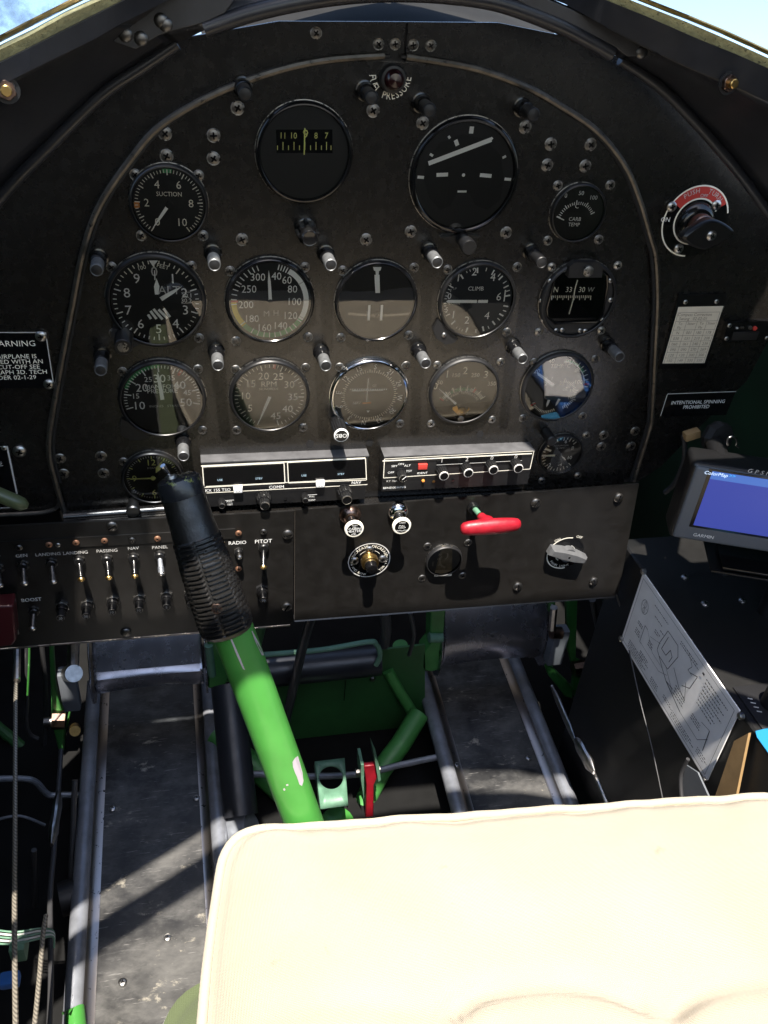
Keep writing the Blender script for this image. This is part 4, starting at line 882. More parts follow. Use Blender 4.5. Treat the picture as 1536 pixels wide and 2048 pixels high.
c = at(743, 1131, yh - .016); o2 = Vector((c.x - .001, yh - .0014, c.z + .001)); b = MB(); b.lathe([(.0080, 0), (.0080, .005), (.0105, .0055), (.0105, .012), (.0098, .0135), (.0070, .0138)], o2, OUT, 'brass', 28); b.build('collar', t)
b = MB(); b.lathe([(.0068, .0136), (.0068, .022), (.0060, .0238), (0, .0244)], o2, OUT, 'gloss', 24, False, False); b.lathe([(.0072, .0136), (.0072, .0155)], o2, OUT, 'steel', 24, False, False); b.build('end_button', t)
# half-covered meter
g = Gauge((889, 1124), .0228, 'round meter with a slanting cream window under the red handle', y0=yh, screws=[(855, 1092), (936, 1085), (844, 1156), (925, 1151)], face='gpscase', bez='shade', glass=True)
P_ = [g.p(*q, YA) for q in ((884, 1091), (905, 1092), (903, 1152), (868, 1153), (876, 1120))]; g.d.poly(P_[::-1], 'paper')
g.d.poly([g.p(*q, YM) for q in ((884, 1091), (905, 1092), (904, 1140), (871, 1140), (876, 1120))][::-1], 'window')
for k in range(14): g.d.tick(g.p(898, 1120, YM - .0002), 200 + 100 * k / 13, .0105, .0130, .0006, 'cream'); g.d.tick(g.p(885, 1112, YM - .0002), 60 + 80 * k / 13, .0060, .0075, .0005, 'cream')
for s_, x, y in (('50', 884, 1098), ('30', 880, 1109), ('10', 878, 1118), ('0', 878, 1130)): g.d.text(s_, g.p(x, y, YM - .0003), .0030, 'cream')
g.d.text('AMPS', g.p(866, 1128, YM), .0022, 'dim', rot=-90); g.finish()
# red T handle
o = at(946, 1014, yh); t = thing('t_handle', 'bright red enamelled T-shaped pull handle', 'handle', o)
b = MB(); b.lathe([(.0078, 0), (.0078, .004), (.0066, .006), (.0050, .0058)], o, OUT, 'gloss', 24); b.build('socket', t)
c = at(980, 1054, yh - .042); ax = c - o; b = MB(); b.cyl(o + ax * .1, o + ax * .55, .0034, 'zinc'); b.cyl(o + ax * .42, o + ax * .5, .0042, 'brass'); b.build('shaft', t)
e0, e1 = at(921, 1058, yh - .040), at(1041, 1048, yh - .040); b = MB(); dd = e1 - e0
b.tube([e0 + dd * k for k in (0, .012, .05, .13, .28, .42, .55, .7, .86, .95, .988, 1.0)], [.0015, .0052, .0075, .0088, .0096, .0100, .0100, .0096, .0086, .0074, .0050, .0015], 'red', 20, flat=.82)
b.tube([o + ax * .48, o + ax * .62, o + ax * .78, o + ax * .96], [.0052, .0062, .0095, .0100], 'red', 18); h_ = b.build('grip', t, 60)
M['pointer'] = mat('grey_pointer_plastic', (0.085, 0.087, 0.092), 0.38, var=.15, vscale=80)
# panel light selector
o = at(1130, 1105, yh); t = thing('rotary_switch', 'round panel light selector with a grey pointer knob', 'switch', o)
b = MB(); b.lathe([(.0250, 0), (.0250, .0010), (0, .0012)], o, OUT, 'gloss', 48, True, False); m0 = o + Vector((0, -.0014, 0)); b.arc(m0, .0236, .0250, 170, 372, 'cream', 40); b.arc(m0, .0240, .0247, 12, 170, 'shade', 30); b.arc(m0, .0125, .0137, 215, 335, 'cream'); b.arc(m0, .0125, .0132, 25, 75, 'dim')
b.text('ON', at(1115, 1080, yh - .0015), .0036, 'cream', rot=-25); b.text('OFF', at(1159, 1074, yh - .0015), .0036, 'cream', rot=20); b.arctext('PANEL LIGHT', m0, .0205, 196, .0032, 'cream', inward=True); b.build('placard', t, 20)
c0, c1 = at(1103, 1107, yh - .013), at(1174, 1124, yh - .013); mid = (c0 + c1) / 2; d_ = (c1 - c0).normalized(); n_ = Vector((-d_.z, 0, d_.x)); b = MB(); L2 = (c1 - c0).length / 2
rows = []
for y, sc_ in ((.012, 1.0), (.004, .95), (0, .62)):
    rows.append([mid + d_ * (a * L2 * (1 if sc_ > .9 else .9)) + n_ * (w_ * .0075 * sc_) + Vector((0, y, 0)) for a, w_ in ((-1, -.75), (-1, .75), (-.4, 1.05), (.4, 1.05), (1, .6), (1, -.6), (.4, -1.05), (-.4, -1.05))])
b.grid(rows, 'pointer', True); b.add(rows[2], [(7, 6, 5, 4, 3, 2, 1, 0)], 'pointer'); b.lathe([(.0105, -.001), (.0100, .008)], mid + Vector((0, .012, 0)), OUT, 'pointer', 28); b.lathe([(.0015, .0002), (0, .0004)], mid, OUT, 'gloss', 10, False, False); b.build('knob', t, 30)

# ================================================================== LEFT SWITCH PANEL
ys = -.030
RIVET = screw_mesh(.0036, False, 'copper'); RIVET_PALE = screw_mesh(.0036, False, 'screwm')
t_s = thing('switch_panel', 'worn black switch panel at lower left with a bright bare bottom edge', 'panel', at(290, 1260, ys))
b = MB(); b.prism([at(*q, ys) for q in ((-70, 1057), (560, 1024), (588, 1022), (586, 1243), (580, 1250), (-70, 1304))], (0, .003, 0), 'panel_old'); b.build('face_plate', t_s, 20)
M['bare'] = mat('bare_edge_metal', (0.50, 0.45, 0.42), .3, 1.0, wear=(.02, .02, .02), wscale=90, wth=.6)
p0, p1 = at(-70, 1304, ys), at(580, 1250, ys); b = MB(); b.tube([p0, p0.lerp(p1, .5), p1], .0013, 'bare', 8); b.grid([[p0, p1], [p0 + Vector((0, .014, -.001)), p1 + Vector((0, .014, -.001))]], 'panel_old'); b.build('bottom_lip', t_s, 20)
b = MB(); b.prism([at(*q, ys - .0012) for q in ((-70, 1088), (470, 1058), (470, 1077), (-70, 1107))], (0, .0012, 0), 'panel_old'); b.build('label_strip', t_s, 20)
for q in ((224, 1052), (252, 1264), (575, 1068), (573, 1213)): put_screw(t_s, at(*q, ys), SCREW_SLOT)
put_screw(t_s, at(116, 1090, ys - .0012), SCREW_TINY)
for q in ((38, 1095), (98, 1089), (152, 1085), (209, 1081), (264, 1080), (315, 1077), (477, 1066), (527, 1063), (477, 1137)): put_screw(t_s, at(q[0], q[1], ys - .0012), RIVET if q[0] not in (38, 264, 527) else RIVET_PALE, 'rivet')
b = MB(); FS = lambda x, y: at(x, y, ys - .0004)
for s_, x, y, h in (('BATTERY', -22, 1112, .0048), ('GEN', 43, 1108, .0050), ('LANDING', 96, 1105, .0048), ('LANDING', 151, 1102, .0048), ('PASSING', 214, 1098, .0048), ('NAV', 267, 1093, .0048), ('PANEL', 320, 1091, .0048), ('RADIO', 475, 1082, .0054), ('PITOT', 527, 1079, .0058), ('BOOST', 63, 1196, .0054)): b.text(s_, FS(x, y + 3) + Vector((0, -.0003, 0)), h * .86, 'dim' if s_ not in ('RADIO', 'PITOT', 'BOOST') else 'white', sx=.98)
b.build('lettering', t_s, 0)
b = MB(); b.poly([at(*q, ys - .0005) for q in ((186, 1099), (186, 1106), (243, 1101), (240, 1092), (196, 1095))][::-1], 'dim'); b.build('tape_patch', t_s, 0) if False else None
def toggle(base, tip, label, metal, big=1.0, grp='toggle switches on the left panel', out=.019):
    o = at(*base, ys); e = at(*tip, ys - out); t = thing('toggle_switch', label, 'switch', o, grp)
    b = MB(); b.lathe([(.0068 * big, 0), (.0068 * big, .0014)], o, OUT, 'rim', 6); b.lathe([(.0056 * big, .001), (.0056 * big, .004), (.0046 * big, .0052), (.0038 * big, .0052)], o, OUT, 'black', 20); b.build('nut', t)
    d = e - o; b = MB(); b.tube([o + d * .12, o + d * .3, o + d * .55, o + d * .8, o + d * .93], [.0026 * big, .0025 * big, .0028 * big, .0031 * big, .0034 * big], metal, 14)
    for k in (.66, .74, .82): b.tube([o + d * (k - .012), o + d * (k + .012)], .0036 * big, metal, 14)
    b.build('lever', t)
    b = MB(); b.lathe([(.0038 * big, 0), (.0040 * big, .001), (.0034 * big, .0026), (.0016 * big, .0036), (0, .0038)], o + d * .92, d, 'steel' if metal != 'gloss' else 'brass', 16); b.build('tip', t)
toggle((-4, 1136), (0, 1172), 'toggle switch cut by the left frame edge, under the lettering that ends in RY', 'screwm')
toggle((46, 1130), (49, 1168), 'toggle switch under the word GEN', 'screwm'); toggle((103, 1125), (107, 1165), 'toggle switch under the left of the two LANDING legends', 'screwm'); toggle((158, 1120), (163, 1160), 'toggle switch under the right of the two LANDING legends', 'gloss')
toggle((214, 1117), (218, 1157), 'toggle switch under the word PASSING', 'gloss'); toggle((267, 1114), (270, 1154), 'toggle switch under the word NAV', 'gloss'); toggle((319, 1110), (323, 1149), 'silver toggle switch under the word PANEL', 'alup'); toggle((370, 1106), (371, 1143), 'toggle switch mostly hidden behind the ribbed stick grip', 'screwm')
toggle((477, 1102), (479, 1114), 'short stubby toggle switch under the word RADIO', 'screwm', .8, out=.012); toggle((527, 1093), (527, 1136), 'long toggle switch under the word PITOT', 'gloss'); toggle((68, 1221), (65, 1258), 'toggle switch under the word BOOST', 'screwm')
def breaker(cap, label, n='10', bright=True):
    o2 = at(*cap, ys - .020); o = Vector((o2.x, ys, o2.z)); t = thing('circuit_breaker', label, 'breaker', o, 'round circuit breaker buttons on the left panel')
    b = MB(); b.lathe([(.0078, 0), (.0078, .0025), (.0070, .003)], o, OUT, 'rim' if bright else 'shade', 6); b.lathe([(.0064, .0028), (.0064, .0080), (.0058, .009)], o, OUT, 'gloss', 24); b.build('nut', t)
    b = MB(); b.lathe([(.0047, .008), (.0047, .0190), (.0042, .0200)], o, OUT, 'black', 24); b.lathe([(.0045, .0198), (.0043, .0206), (.0036, .0206)], o, OUT, 'rim', 24, False, False); b.text(n, o + Vector((0, -.0208, 0)), .0032, 'dim'); b.lathe([(.0036, .0205), (0, .0205)], o, OUT, 'shade', 20, False, False); b.build('button', t)
for q, lb, n in (((121, 1236), 'breaker button right of the BOOST switch', '20'), ((172, 1232), 'breaker button below the right LANDING switch', '20'), ((224, 1224), 'breaker button below the PASSING switch', '10'), ((278, 1220), 'breaker button below the NAV switch', '10'), ((333, 1214), 'breaker button below the silver PANEL switch', '5'), ((381, 1209), 'breaker button tucked against the left side of the stick grip', '5'), ((527, 1200), 'dark breaker button below the PITOT switch', '20')): breaker(q, lb, n, q[0] != 527)
# red switch guard
o = at(12, 1215, ys); t = thing('switch_guard', 'dark red hinged switch guard at the bottom left edge of the switch panel', 'guard', o)
b = MB(); P_ = [at(*q, ys - .03) for q in ((-30, 1216), (26, 1212), (33, 1280), (24, 1292), (-30, 1297))]; b.prism(P_, (0, .022, 0), 'maroon'); s_ = b.build('cover', t, 20); bv = s_.modifiers.new('b', 'BEVEL'); bv.width = .002; bv.segments = 3
b = MB(); b.box(at(8, 1206, ys - .008), (.022, .016, .008), 'shade', .001); b.tube([at(27, 1215, ys - .02), at(31, 1240, ys - .018), at(37, 1268, ys - .012)], .0008, 'steel', 6); b.build('hinge', t)

# ================================================================== PLACARDS
def placard(name, label, pts, y, line_pts, lines, screws, scr, m_line='dim', cat='sign', mt='white'):
    P = [at(*q, y) for q in pts]; t = thing(name, label, cat, P[0]); b = MB(); b.prism(P, (0, .0014, 0), 'gloss' if name != 'placard_plate' else 'panel')
    for a, c in line_pts: b.line(at(*a, y - .0004), at(*c, y - .0004), .0009, m_line)
    for s_, x, yy, h, sx in lines: b.text(s_, at(x, yy, y - .0005), h, mt, sx=sx, align='C')
    b.build('plate', t, 20)
    for q in screws: put_screw(t, at(*q, y), scr)
    return t
placard('warning_placard', 'black warning placard about the cut-off at the left edge', [(-52, 664), (93, 664), (110, 776), (-40, 777)], .0022, [((-52, 665), (91, 665)), ((91, 665), (108, 774))],
        [('WARNING', 23, 687, .0058, 1.05), ('THIS AIRPLANE IS', 16, 713, .0044, 1.05), ('EQUIPPED WITH AN', 19, 723.5, .0044, 1.05), ('IDLE CUT-OFF SEE', 21, 734, .0044, 1.05), ('PARAGRAPH 3D. TECH', 20, 744.5, .0044, 1.05), ('ORDER 02-1-29', 24, 755, .0044, 1.05)], [(82, 672), (98, 768)], SCREW_PAN, mt='cream')
o = at(25, 900, .002)
t = placard('lever_placard', 'black plate with a thick white corner line behind the olive lever', [(-60, 890), (16, 890), (38, 1000), (-60, 1012)], .0022, [], [], [(8, 896)], SCREW_TINY)
b = MB(); b.line(at(-60, 893, .0017), at(14, 893, .0017), .0008, 'dim'); b.line(at(14, 892, .0017), at(34, 988, .0017), .0017, 'dim'); b.line(at(-60, 1019, .0017), at(22, 1015, .0017), .0012, 'dim'); b.text('IN', at(1, 928, .0017), .004, 'dim', rot=80); b.build('corner_line', t, 0)
put_screw(t_out, at(39, 902, .004), screw_mesh(.0066, False, 'steel'))
t = thing('control_lever', 'olive green rounded lever handle poking in from the left edge', 'handle', at(-20, 985, -.03)); b = MB(); pts = [at(-60, 966, -.045), at(-10, 986, -.046), at(30, 1003, -.047), at(46, 1009, -.047), at(56, 1012, -.047)]
b.tube(pts, [.0072, .0074, .0076, .0068, .0030], 'olive', 16, flat=1.0); b.build('grip', t, 60)
placard('spin_placard', 'black placard reading INTENTIONAL SPINNING PROHIBITED', [(1335, 787), (1472, 782), (1452, 830), (1320, 833)], .0024, [((1335, 788), (1472, 783)), ((1335, 788), (1321, 832))], [('INTENTIONAL SPINNING', 1397, 804, .0046, .95), ('PROHIBITED', 1393, 813.5, .0046, .95)], [], None, mt='white')
# compass correction card
t = thing('correction_card', 'cream compass correction card in a black holder on the right panel', 'card', at(1390, 660, .004)); b = MB(); b.prism([at(*q, .001) for q in ((1357, 590), (1454, 587), (1412, 737), (1318, 738))], (0, .0025, 0), 'gloss'); b.build('holder', t, 20)
for q in ((1371, 604), (1433, 603)): put_screw(t, at(*q, .001), SCREW_TINY)
b = MB(); cardq = [(1357, 614), (1447, 612), (1409, 726), (1325, 727)]
def cuv(u, v, y=.0002):
    a = at(*cardq[0], y).lerp(at(*cardq[1], y), u); c = at(*cardq[3], y).lerp(at(*cardq[2], y), u); return a.lerp(c, v)
b.poly([cuv(0, 0, .0005), cuv(0, 1, .0005), cuv(1, 1, .0005), cuv(1, 0, .0005)], 'paper')
vs_ = [.10, .25, .40, .50, .60, .70, .80, .90]
for v in vs_: b.line(cuv(.03, v), cuv(.97, v), .0004, 'ink')
for u in (.03, .97): b.line(cuv(u, .10), cuv(u, 1), .0004, 'ink')
for u in (.28, .52, .74): b.line(cuv(u, .25), cuv(u, 1), .0004, 'ink')
b.text('Compass Correction', cuv(.42, .135), .0036, 'ink', sx=.95); b.text('Swung   02-02-01', cuv(.40, .205), .0036, 'ink', sx=.95)
for u, s_ in ((.15, 'To'), (.4, 'Steer'), (.63, 'To'), (.86, 'Steer')): b.text(s_, cuv(u, .29), .0032, 'ink')
for u, s_ in ((.15, 'Fly'), (.63, 'Fly')): b.text(s_, cuv(u, .36), .0032, 'ink')
for r_, row in enumerate((('N', '001', '180', '178'), ('030', '031', '210', '208'), ('060', '061', '240', '239'), ('090', '090', '270', '269'), ('120', '120', '300', '300'), ('150', '149', '330', '330'))):
    for u, s_ in zip((.15, .4, .63, .86), row): b.text(s_, cuv(u, .45 + .1 * r_), .0034, 'ink')
b.build('card_sheet', t, 0)
# small module with a red lamp
o = at(1490, 662, .004); t = thing('indicator_module', 'small black module with a red button at the right edge', 'module', o); b = MB(); b.prism([at(*q, -.004) for q in ((1455, 646), (1560, 642), (1548, 680), (1446, 684))], (0, .008, 0), 'gloss'); b.build('case', t, 20)
for q in ((1459, 651), (1453, 677), (1534, 676)): put_screw(t, at(*q, -.004), SCREW_TINY)
b = MB(); b.box(at(1490, 672, -.0046), (.032, .002, .010), 'dialb', .0004); b.build('window', t, 20)
b = MB(); b.lathe([(.0026, 0), (.0024, .002), (0, .003)], at(1509, 656, -.004), OUT, 'mred', 14); b.build('red_button', t); b = MB(); b.lathe([(.0022, 0), (.002, .002)], at(1500, 655, -.004), OUT, 'rim', 12); b.box(at(1484, 655, -.005), (.004, .002, .0018), 'rim'); b.box(at(1474, 656, -.005), (.002, .002, .0014), 'dim'); b.build('slide_switch', t)
# primer
o = at(1388, 442, .004); t = thing('primer_pump', 'black pointed primer knob on a placard with a red PUSH TURN band', 'knob', o)
b = MB(); oo = Vector((o.x, .003, o.z)); RO = .0365; b.lathe([(RO, 0), (RO, .0008)], oo, OUT, 'gloss', 64); m0 = oo + Vector((0, -.0010, 0))
b.arc(m0, .0235, RO - .0012, -58, 58, 'mred'); b.arc(m0 + Vector((0, -.0001, 0)), RO - .0016, RO, -180, 75, 'cream', 60); b.arc(m0 + Vector((0, -.0001, 0)), .0222, .0238, -180, 62, 'cream', 60)
m1 = m0 + Vector((0, -.0003, 0)); b.arctext('PUSH', m1, .0312, -24, .0048, 'dim', gap=.22); b.arctext('TURN', m1, .0312, 28, .0048, 'dim', gap=.22); b.arctext('OFF', m1, .0262, 4, .0034, 'dim'); b.text('ON', at(1331, 439, .0018), .0046, 'white'); b.build('placard', t, 20)
for q in ((1343, 413), (1432, 410), (1357, 497)): put_screw(t, at(*q, .002), SCREW_PAN)
c = at(1393, 462, -.018); b = MB(); o3 = Vector((at(1388, 445, .003).x, .003, at(1388, 445, .003).z)); b.lathe([(.0215, 0), (.0205, .005), (.0165, .009), (.0150, .010)], o3, OUT, 'gloss', 36); b.lathe([(.0128, .008), (.0128, .017), (.0115, .019), (.0095, .019)], o3, OUT, 'browndome', 32); b.lathe([(.0088, .017), (.0088, .034)], o3, OUT, 'gloss', 28); b.build('barrel', t)
c = at(1418, 471, -.042); b = MB(); rows = []; n = 28
ax_ = Vector((math.cos(.10), 0, math.sin(.10))); up_ = Vector((-math.sin(.10), 0, math.cos(.10)))
for yy, sc_ in ((.012, .86), (.010, .97), (.004, 1.0), (.001, .96), (-.0005, .85)):
    row = []
    for k in range(n):
        th = 2 * PI * k / n; x = math.cos(th); z = math.sin(th) * (1 - .55 * abs(math.cos(th)) ** 1.6); row.append(c + ax_ * (x * .0285 * sc_) + up_ * (z * .0150 * sc_) + Vector((0, yy, 0)))
    rows.append(row)
b.grid(rows, 'black', True); b.add(rows[-1], [tuple(range(n))], 'black'); b.add(rows[0], [tuple(range(n - 1, -1, -1))], 'black')
b.text('PRIMER', c + ax_ * (-.012) + Vector((0, -.0012, 0)), .0036, 'shade', rot=80); h_ = b.build('handle', t, 40)
put_screw(t, c + ax_ * .002 + Vector((0, -.0005, 0)), SCREW_PAN)

# ================================================================== RIGHT SIDE: GPS, CONSOLE, DIAGRAM PLATE
e_ = Vector((math.cos(math.radians(21)), -math.sin(math.radians(21)), 0)); nrm = Vector((-e_.y * -1 * -1, 0, 0)); nrm = Vector((e_.y, -e_.x, 0)); up = Vector((0, 0, 1))
A = at(1385, 930, -.115)
def onp(px, py, d=0.0):
    o = A + nrm * d; r = ray(px, py); k = (o - CAM).dot(nrm) / r.dot(nrm); return CAM + r * k
def uv(p): return ((p - A).dot(e_), (p - A).z)
t = thing('gps_receiver', 'grey moving map receiver with a blue screen mounted at the right', 'screen', A + e_ * .1 - up * .1 - nrm * .02)
BLc = onp(1359, 1076); u0 = min(uv(A)[0], uv(BLc)[0]); zb = uv(BLc)[1]; W = .215
R3 = Matrix((e_, -nrm, up)).transposed()
b = MB(); b.box(A + e_ * (u0 + W / 2) + up * (zb / 2) - nrm * .021, (W, .040, -zb + .004), 'black', .007, R3, 4); b.build('rear_case', t, 40)
b = MB(); b.box(A + e_ * (u0 + W / 2 + .001) + up * (zb / 2) - nrm * .003, (W - .006, .010, -zb - .001), 'gpscase', .004, R3, 4); b.build('front_bezel', t, 40)
s0, s1, s2 = onp(1413, 938), onp(1397, 1049), onp(1536, 955); us = (uv(s0)[0] + uv(s1)[0]) / 2; zt = uv(s0)[1]; zs = uv(s1)[1]; SWd = .150
def q4(ua, ub, za, zb_, d): return [A + nrm * d + e_ * ua + up * za, A + nrm * d + e_ * ub + up * za, A + nrm * d + e_ * ub + up * zb_, A + nrm * d + e_ * ua + up * zb_]
b = MB(); b.prism(q4(us - .004, us + SWd + .004, zt + .002, zs - .003, .0024), -nrm * .001, 'gloss'); b.prism(q4(us, us + SWd, zt, zs, .0028), -nrm * .0008, 'screen'); b.prism(q4(us, us + SWd, zt, zt - .0095, .0031), -nrm * .0005, 'screenbar')
b.text('ColorMap', onp(1433, 948, .0035), .0042, 'screenarrow', ex=e_, ez=up, shear=.2); b.text('ColorMap', onp(1433, 948, .0036), .0042, 'screentxt', ex=e_, ez=up, shear=.2); b.text('>>', onp(1465, 952, .0036), .0042, 'screenarrow', ex=e_, ez=up); b.build('display', t, 0)
b = MB(); b.text('G P S M A P', onp(1496, 941, .0024), .0048, 'dim', ex=e_, ez=up, align='L', shear=.15, sx=1.1); b.text('GARMIN', onp(1407, 1072, .0024), .0042, 'white', ex=e_, ez=up, sx=1.0); b.build('lettering', t, 0)
t2 = thing('mount_tray', 'black flat tray bracket under the blue-screened receiver', 'bracket', A - up * .12); b = MB(); b.box(A + e_ * .145 - up * .118 - nrm * .012, (.16, .05, .003), 'gloss', .001, R3); b.box(A + e_ * .14 - up * .127 - nrm * .02, (.17, .06, .003), 'black', .001, R3); b.build('tray', t2, 20)
b = MB(); b.cyl(A + e_ * .15 - up * .128 - nrm * .03, A + e_ * .15 - up * .30 - nrm * .03, .012, 'black'); b.build('post', t2)
# things behind the receiver
o = at(1425, 872, -.05); t = thing('clamp_arm', 'grey faceted clamp knob above the blue-screened receiver', 'knob', o); b = MB(); b.lathe([(.018, 0), (.020, .006), (.018, .014), (.010, .016)], o, (.25, -1, .2), 'shade', 9); b.build('knob_body', t, 20); b = MB(); b.cyl(o + Vector((0, .001, 0)), at(1440, 925, -.10), .011, 'black'); b.build('arm', t)
o = at(1383, 869, -.03); t = thing('cable_clip', 'small beige cable clip beside the grey clamp knob', 'clip', o); b = MB(); b.box(o, (.018, .010, .010), 'tanwood', .001, Matrix.Rotation(-.3, 3, 'Y')); b.build('band', t, 20); b = MB(); b.tube(smooth_path([o + Vector((-.006, .004, -.004)), at(1368, 920, -.02), at(1350, 965, -.01), at(1330, 985, .0)]), .0032, 'hose', 10); b.build('loom', t)
b = MB(); pts = [at(1454, 891, -.09)] + [at(1464 + 10 * math.sin(a), 884 - 11 * math.cos(a), -.09) for a in [-2.2 + .55 * k for k in range(9)]] + [at(1478, 895, -.09)]; b.tube(pts, .0011, 'steel', 6); o_ = b.build('wire_loop'); o_['label'] = 'small bare wire loop standing above the receiver'; o_['category'] = 'wire'
# console
XC = .362; ZC = -.338
t = thing('side_console', 'black right hand console box with screwed placard and a knob', 'console', (.5, -.4, -.8))
b = MB(); b.box((.515, -.41, (ZC - .8) / 2), (.306, .86, ZC + .8 + .0 if False else abs(ZC + .8)), 'console', .006, None, 3); b.build('console_box', t, 30)
for q in ((1370, 1155), (1450, 1146), (1485, 1202), (1410, 1208)):
    ob = put_screw(t, atz(*q, ZC), SCREW_PAN); ob.rotation_euler = (-PI / 2, 0, .4)
    ob.rotation_euler = Vector((0, 0, 1)).rotation_difference(Vector((0, 0, 1))).to_euler(); ob.rotation_euler = (math.radians(-90), 0, 0)
ezc = Vector((0, 1, 0)); o = atz(1428, 1180, ZC) + Vector((0, 0, .0008)); b = MB(); b.arc(o, .0335, .0345, 0, 360, 'shade', 40, ez=ezc); b.arctext('OFF', o, .028, 0, .004, 'shade', ez=ezc); b.text('VENTED', o + Vector((0, .004, .0003)), .006, 'shade', ez=ezc) if False else None; b.arc(o, .012, .0128, 0, 360, 'shade', 30, ez=ezc); b.build('round_placard', t, 0)
o = atz(1530, 1420, ZC) + Vector((.012, .004, 0)); b = MB(); b.box(o + Vector((.0, 0, .001)), (.062, .060, .002), 'shade', .0008); 
for k in range(4): b.line(o + Vector((-.024, .012 - .006 * k, .0024)), o + Vector((-.019, .010 - .006 * k, .0024)), .0016, 'dim', Vector((0, 0, 1)))
b.build('dial_plate', t, 20); b = MB(); b.lathe([(.0135, .002), (.0130, .020), (.0118, .0225), (0, .0230)], o, (0, 0, 1), 'black', 28); b.build('knob', t)
for q in ((1478, 1492), (1455, 1425)):
    ob = put_screw(t, atz(q[0], q[1], ZC - .002) if False else atx(q[0], q[1], XC - .0005), SCREW_TINY); ob.rotation_euler = (0, 0, -PI / 2)
b = MB(); q = [atz(*p, ZC + .002) for p in ((1511, 1462), (1600, 1440), (1620, 1520), (1540, 1510), (1514, 1474))]; b.prism(q, (0, 0, -.001), 'cyan'); o_ = b.build('tape_strip'); o_['label'] = 'bright cyan tape on the console at the right edge'; o_['category'] = 'tape'
# diagram plate
XP = .358; c4 = [atx(*q, XP) for q in ((1288, 1142), (1241, 1275), (1408, 1564), (1479, 1429))]
yF = (c4[0].y + c4[1].y) / 2; yB = (c4[2].y + c4[3].y) / 2; zT = (c4[0].z + c4[3].z) / 2; zB = (c4[1].z + c4[2].z) / 2
t = thing('diagram_plate', 'silvery etched plate with a black line diagram on the console side', 'plate', (XP, (yF + yB) / 2, zB))
b = MB(); b.box((XP + .0012, (yF + yB) / 2, (zT + zB) / 2), (.0016, yF - yB, zT - zB), 'plate', .0004)
Wd, Hd = yF - yB, zT - zB; exy = Vector((0, -1, 0)); NX = Vector((-1, 0, 0))
def pp(u, v, d=.0002): return Vector((XP - d, yF - u * Wd, zT - v * Hd))
def ln(a, c, w_=.0005, m_='plateink'): b.line(pp(*a), pp(*c), w_, m_, NX)
def pl_(pts, w_=.0006):
    for i in range(len(pts) - 1): ln(pts[i], pts[i + 1], w_)
for a, c in (((.025, .05), (.975, .05)), ((.975, .05), (.975, .95)), ((.975, .95), (.025, .95)), ((.025, .95), (.025, .05))): ln(a, c, .0005)
rng = random.Random(3)
def scrib(u, v, n, L, dv=.028, w_=.0011):
    for k in range(n):
        x = u; end = u + L * rng.uniform(.7, 1.0)
        while x < end:
            d = rng.uniform(.006, .02); ln((x, v + k * dv), (min(x + d, end), v + k * dv), w_); x += d + .005
th = [2 * PI * k / 16 for k in range(17)]
cx_, cy_ = .115, .30
pl_([(cx_ + .035 * math.sin(a), cy_ + .085 * math.cos(a)) for a in th], .0006); pl_([(cx_ + .012 * math.sin(a), cy_ + .04 * math.cos(a) - .03) for a in th], .0005); pl_([(cx_ + .012 * math.sin(a), cy_ + .03 * math.cos(a) + .045) for a in th], .0005); pl_([(cx_ - .03, cy_), (cx_ + .03, cy_)], .0004); pl_([(cx_, cy_ - .08), (cx_, cy_ + .08)], .0004)
pl_([(.17, .47), (.17, .70), (.19, .70)], .0008); pl_([(.17, .47), (.20, .47)], .0008); pl_([(.19, .70), (.40, .70), (.47, .62)], .0004)
pl_([(.36, .20), (.33, .42), (.33, .52), (.36, .55), (.46, .55), (.50, .30), (.47, .20), (.36, .20)], .0009); pl_([(.38, .25), (.36, .45), (.41, .45), (.43, .34), (.46, .38), (.45, .47)], .0010); pl_([(.36, .55), (.42, .62), (.48, .68), (.55, .66)], .0010); pl_([(.48, .68), (.66, .76)], .0014); pl_([(.50, .45), (.58, .55), (.66, .60), (.62, .42)], .0009)
pl_([(.62, .28), (.68, .22), (.66, .42), (.60, .50)], .0009); pl_([(.56, .12), (.62, .20), (.60, .28), (.64, .28)], .0006); pl_([(.20, .47), (.30, .62), (.42, .62)], .0004); pl_([(.44, .55), (.56, .70)], .0006); pl_([(.24, .50), (.34, .42)], .0004)
pl_([(.66, .76), (.84, .76), (.90, .62)], .0006); pl_([(.89, .52), (.90, .78)], .0012); pl_([(.89, .52), (.82, .55)], .0006)
scrib(.19, .14, 1, .20); scrib(.22, .24, 1, .1); scrib(.26, .36, 2, .06); scrib(.30, .30, 1, .06); scrib(.10, .52, 2, .06); scrib(.10, .62, 3, .07); scrib(.24, .55, 3, .05); scrib(.08, .84, 4, .22); scrib(.20, .78, 3, .12); scrib(.36, .86, 3, .1); scrib(.50, .84, 2, .1); scrib(.48, .12, 2, .2); scrib(.70, .12, 1, .02, w_=.003); scrib(.74, .13, 8, .2, .045, .0014); scrib(.56, .58, 4, .12, .035, .0013); scrib(.60, .86, 3, .24); scrib(.74, .60, 3, .1); scrib(.86, .82, 3, .1)
b.build('plate_sheet', t, 0)
for q in ((1287, 1143), (1243, 1277), (1409, 1560), (1482, 1432)):
    b = MB(); b.lathe([(.0040, -.002), (.0040, .002), (.003, .003)], atx(*q, XP - .0005), (-1, 0, 0), 'steel', 12); b.build('corner_clip', t)
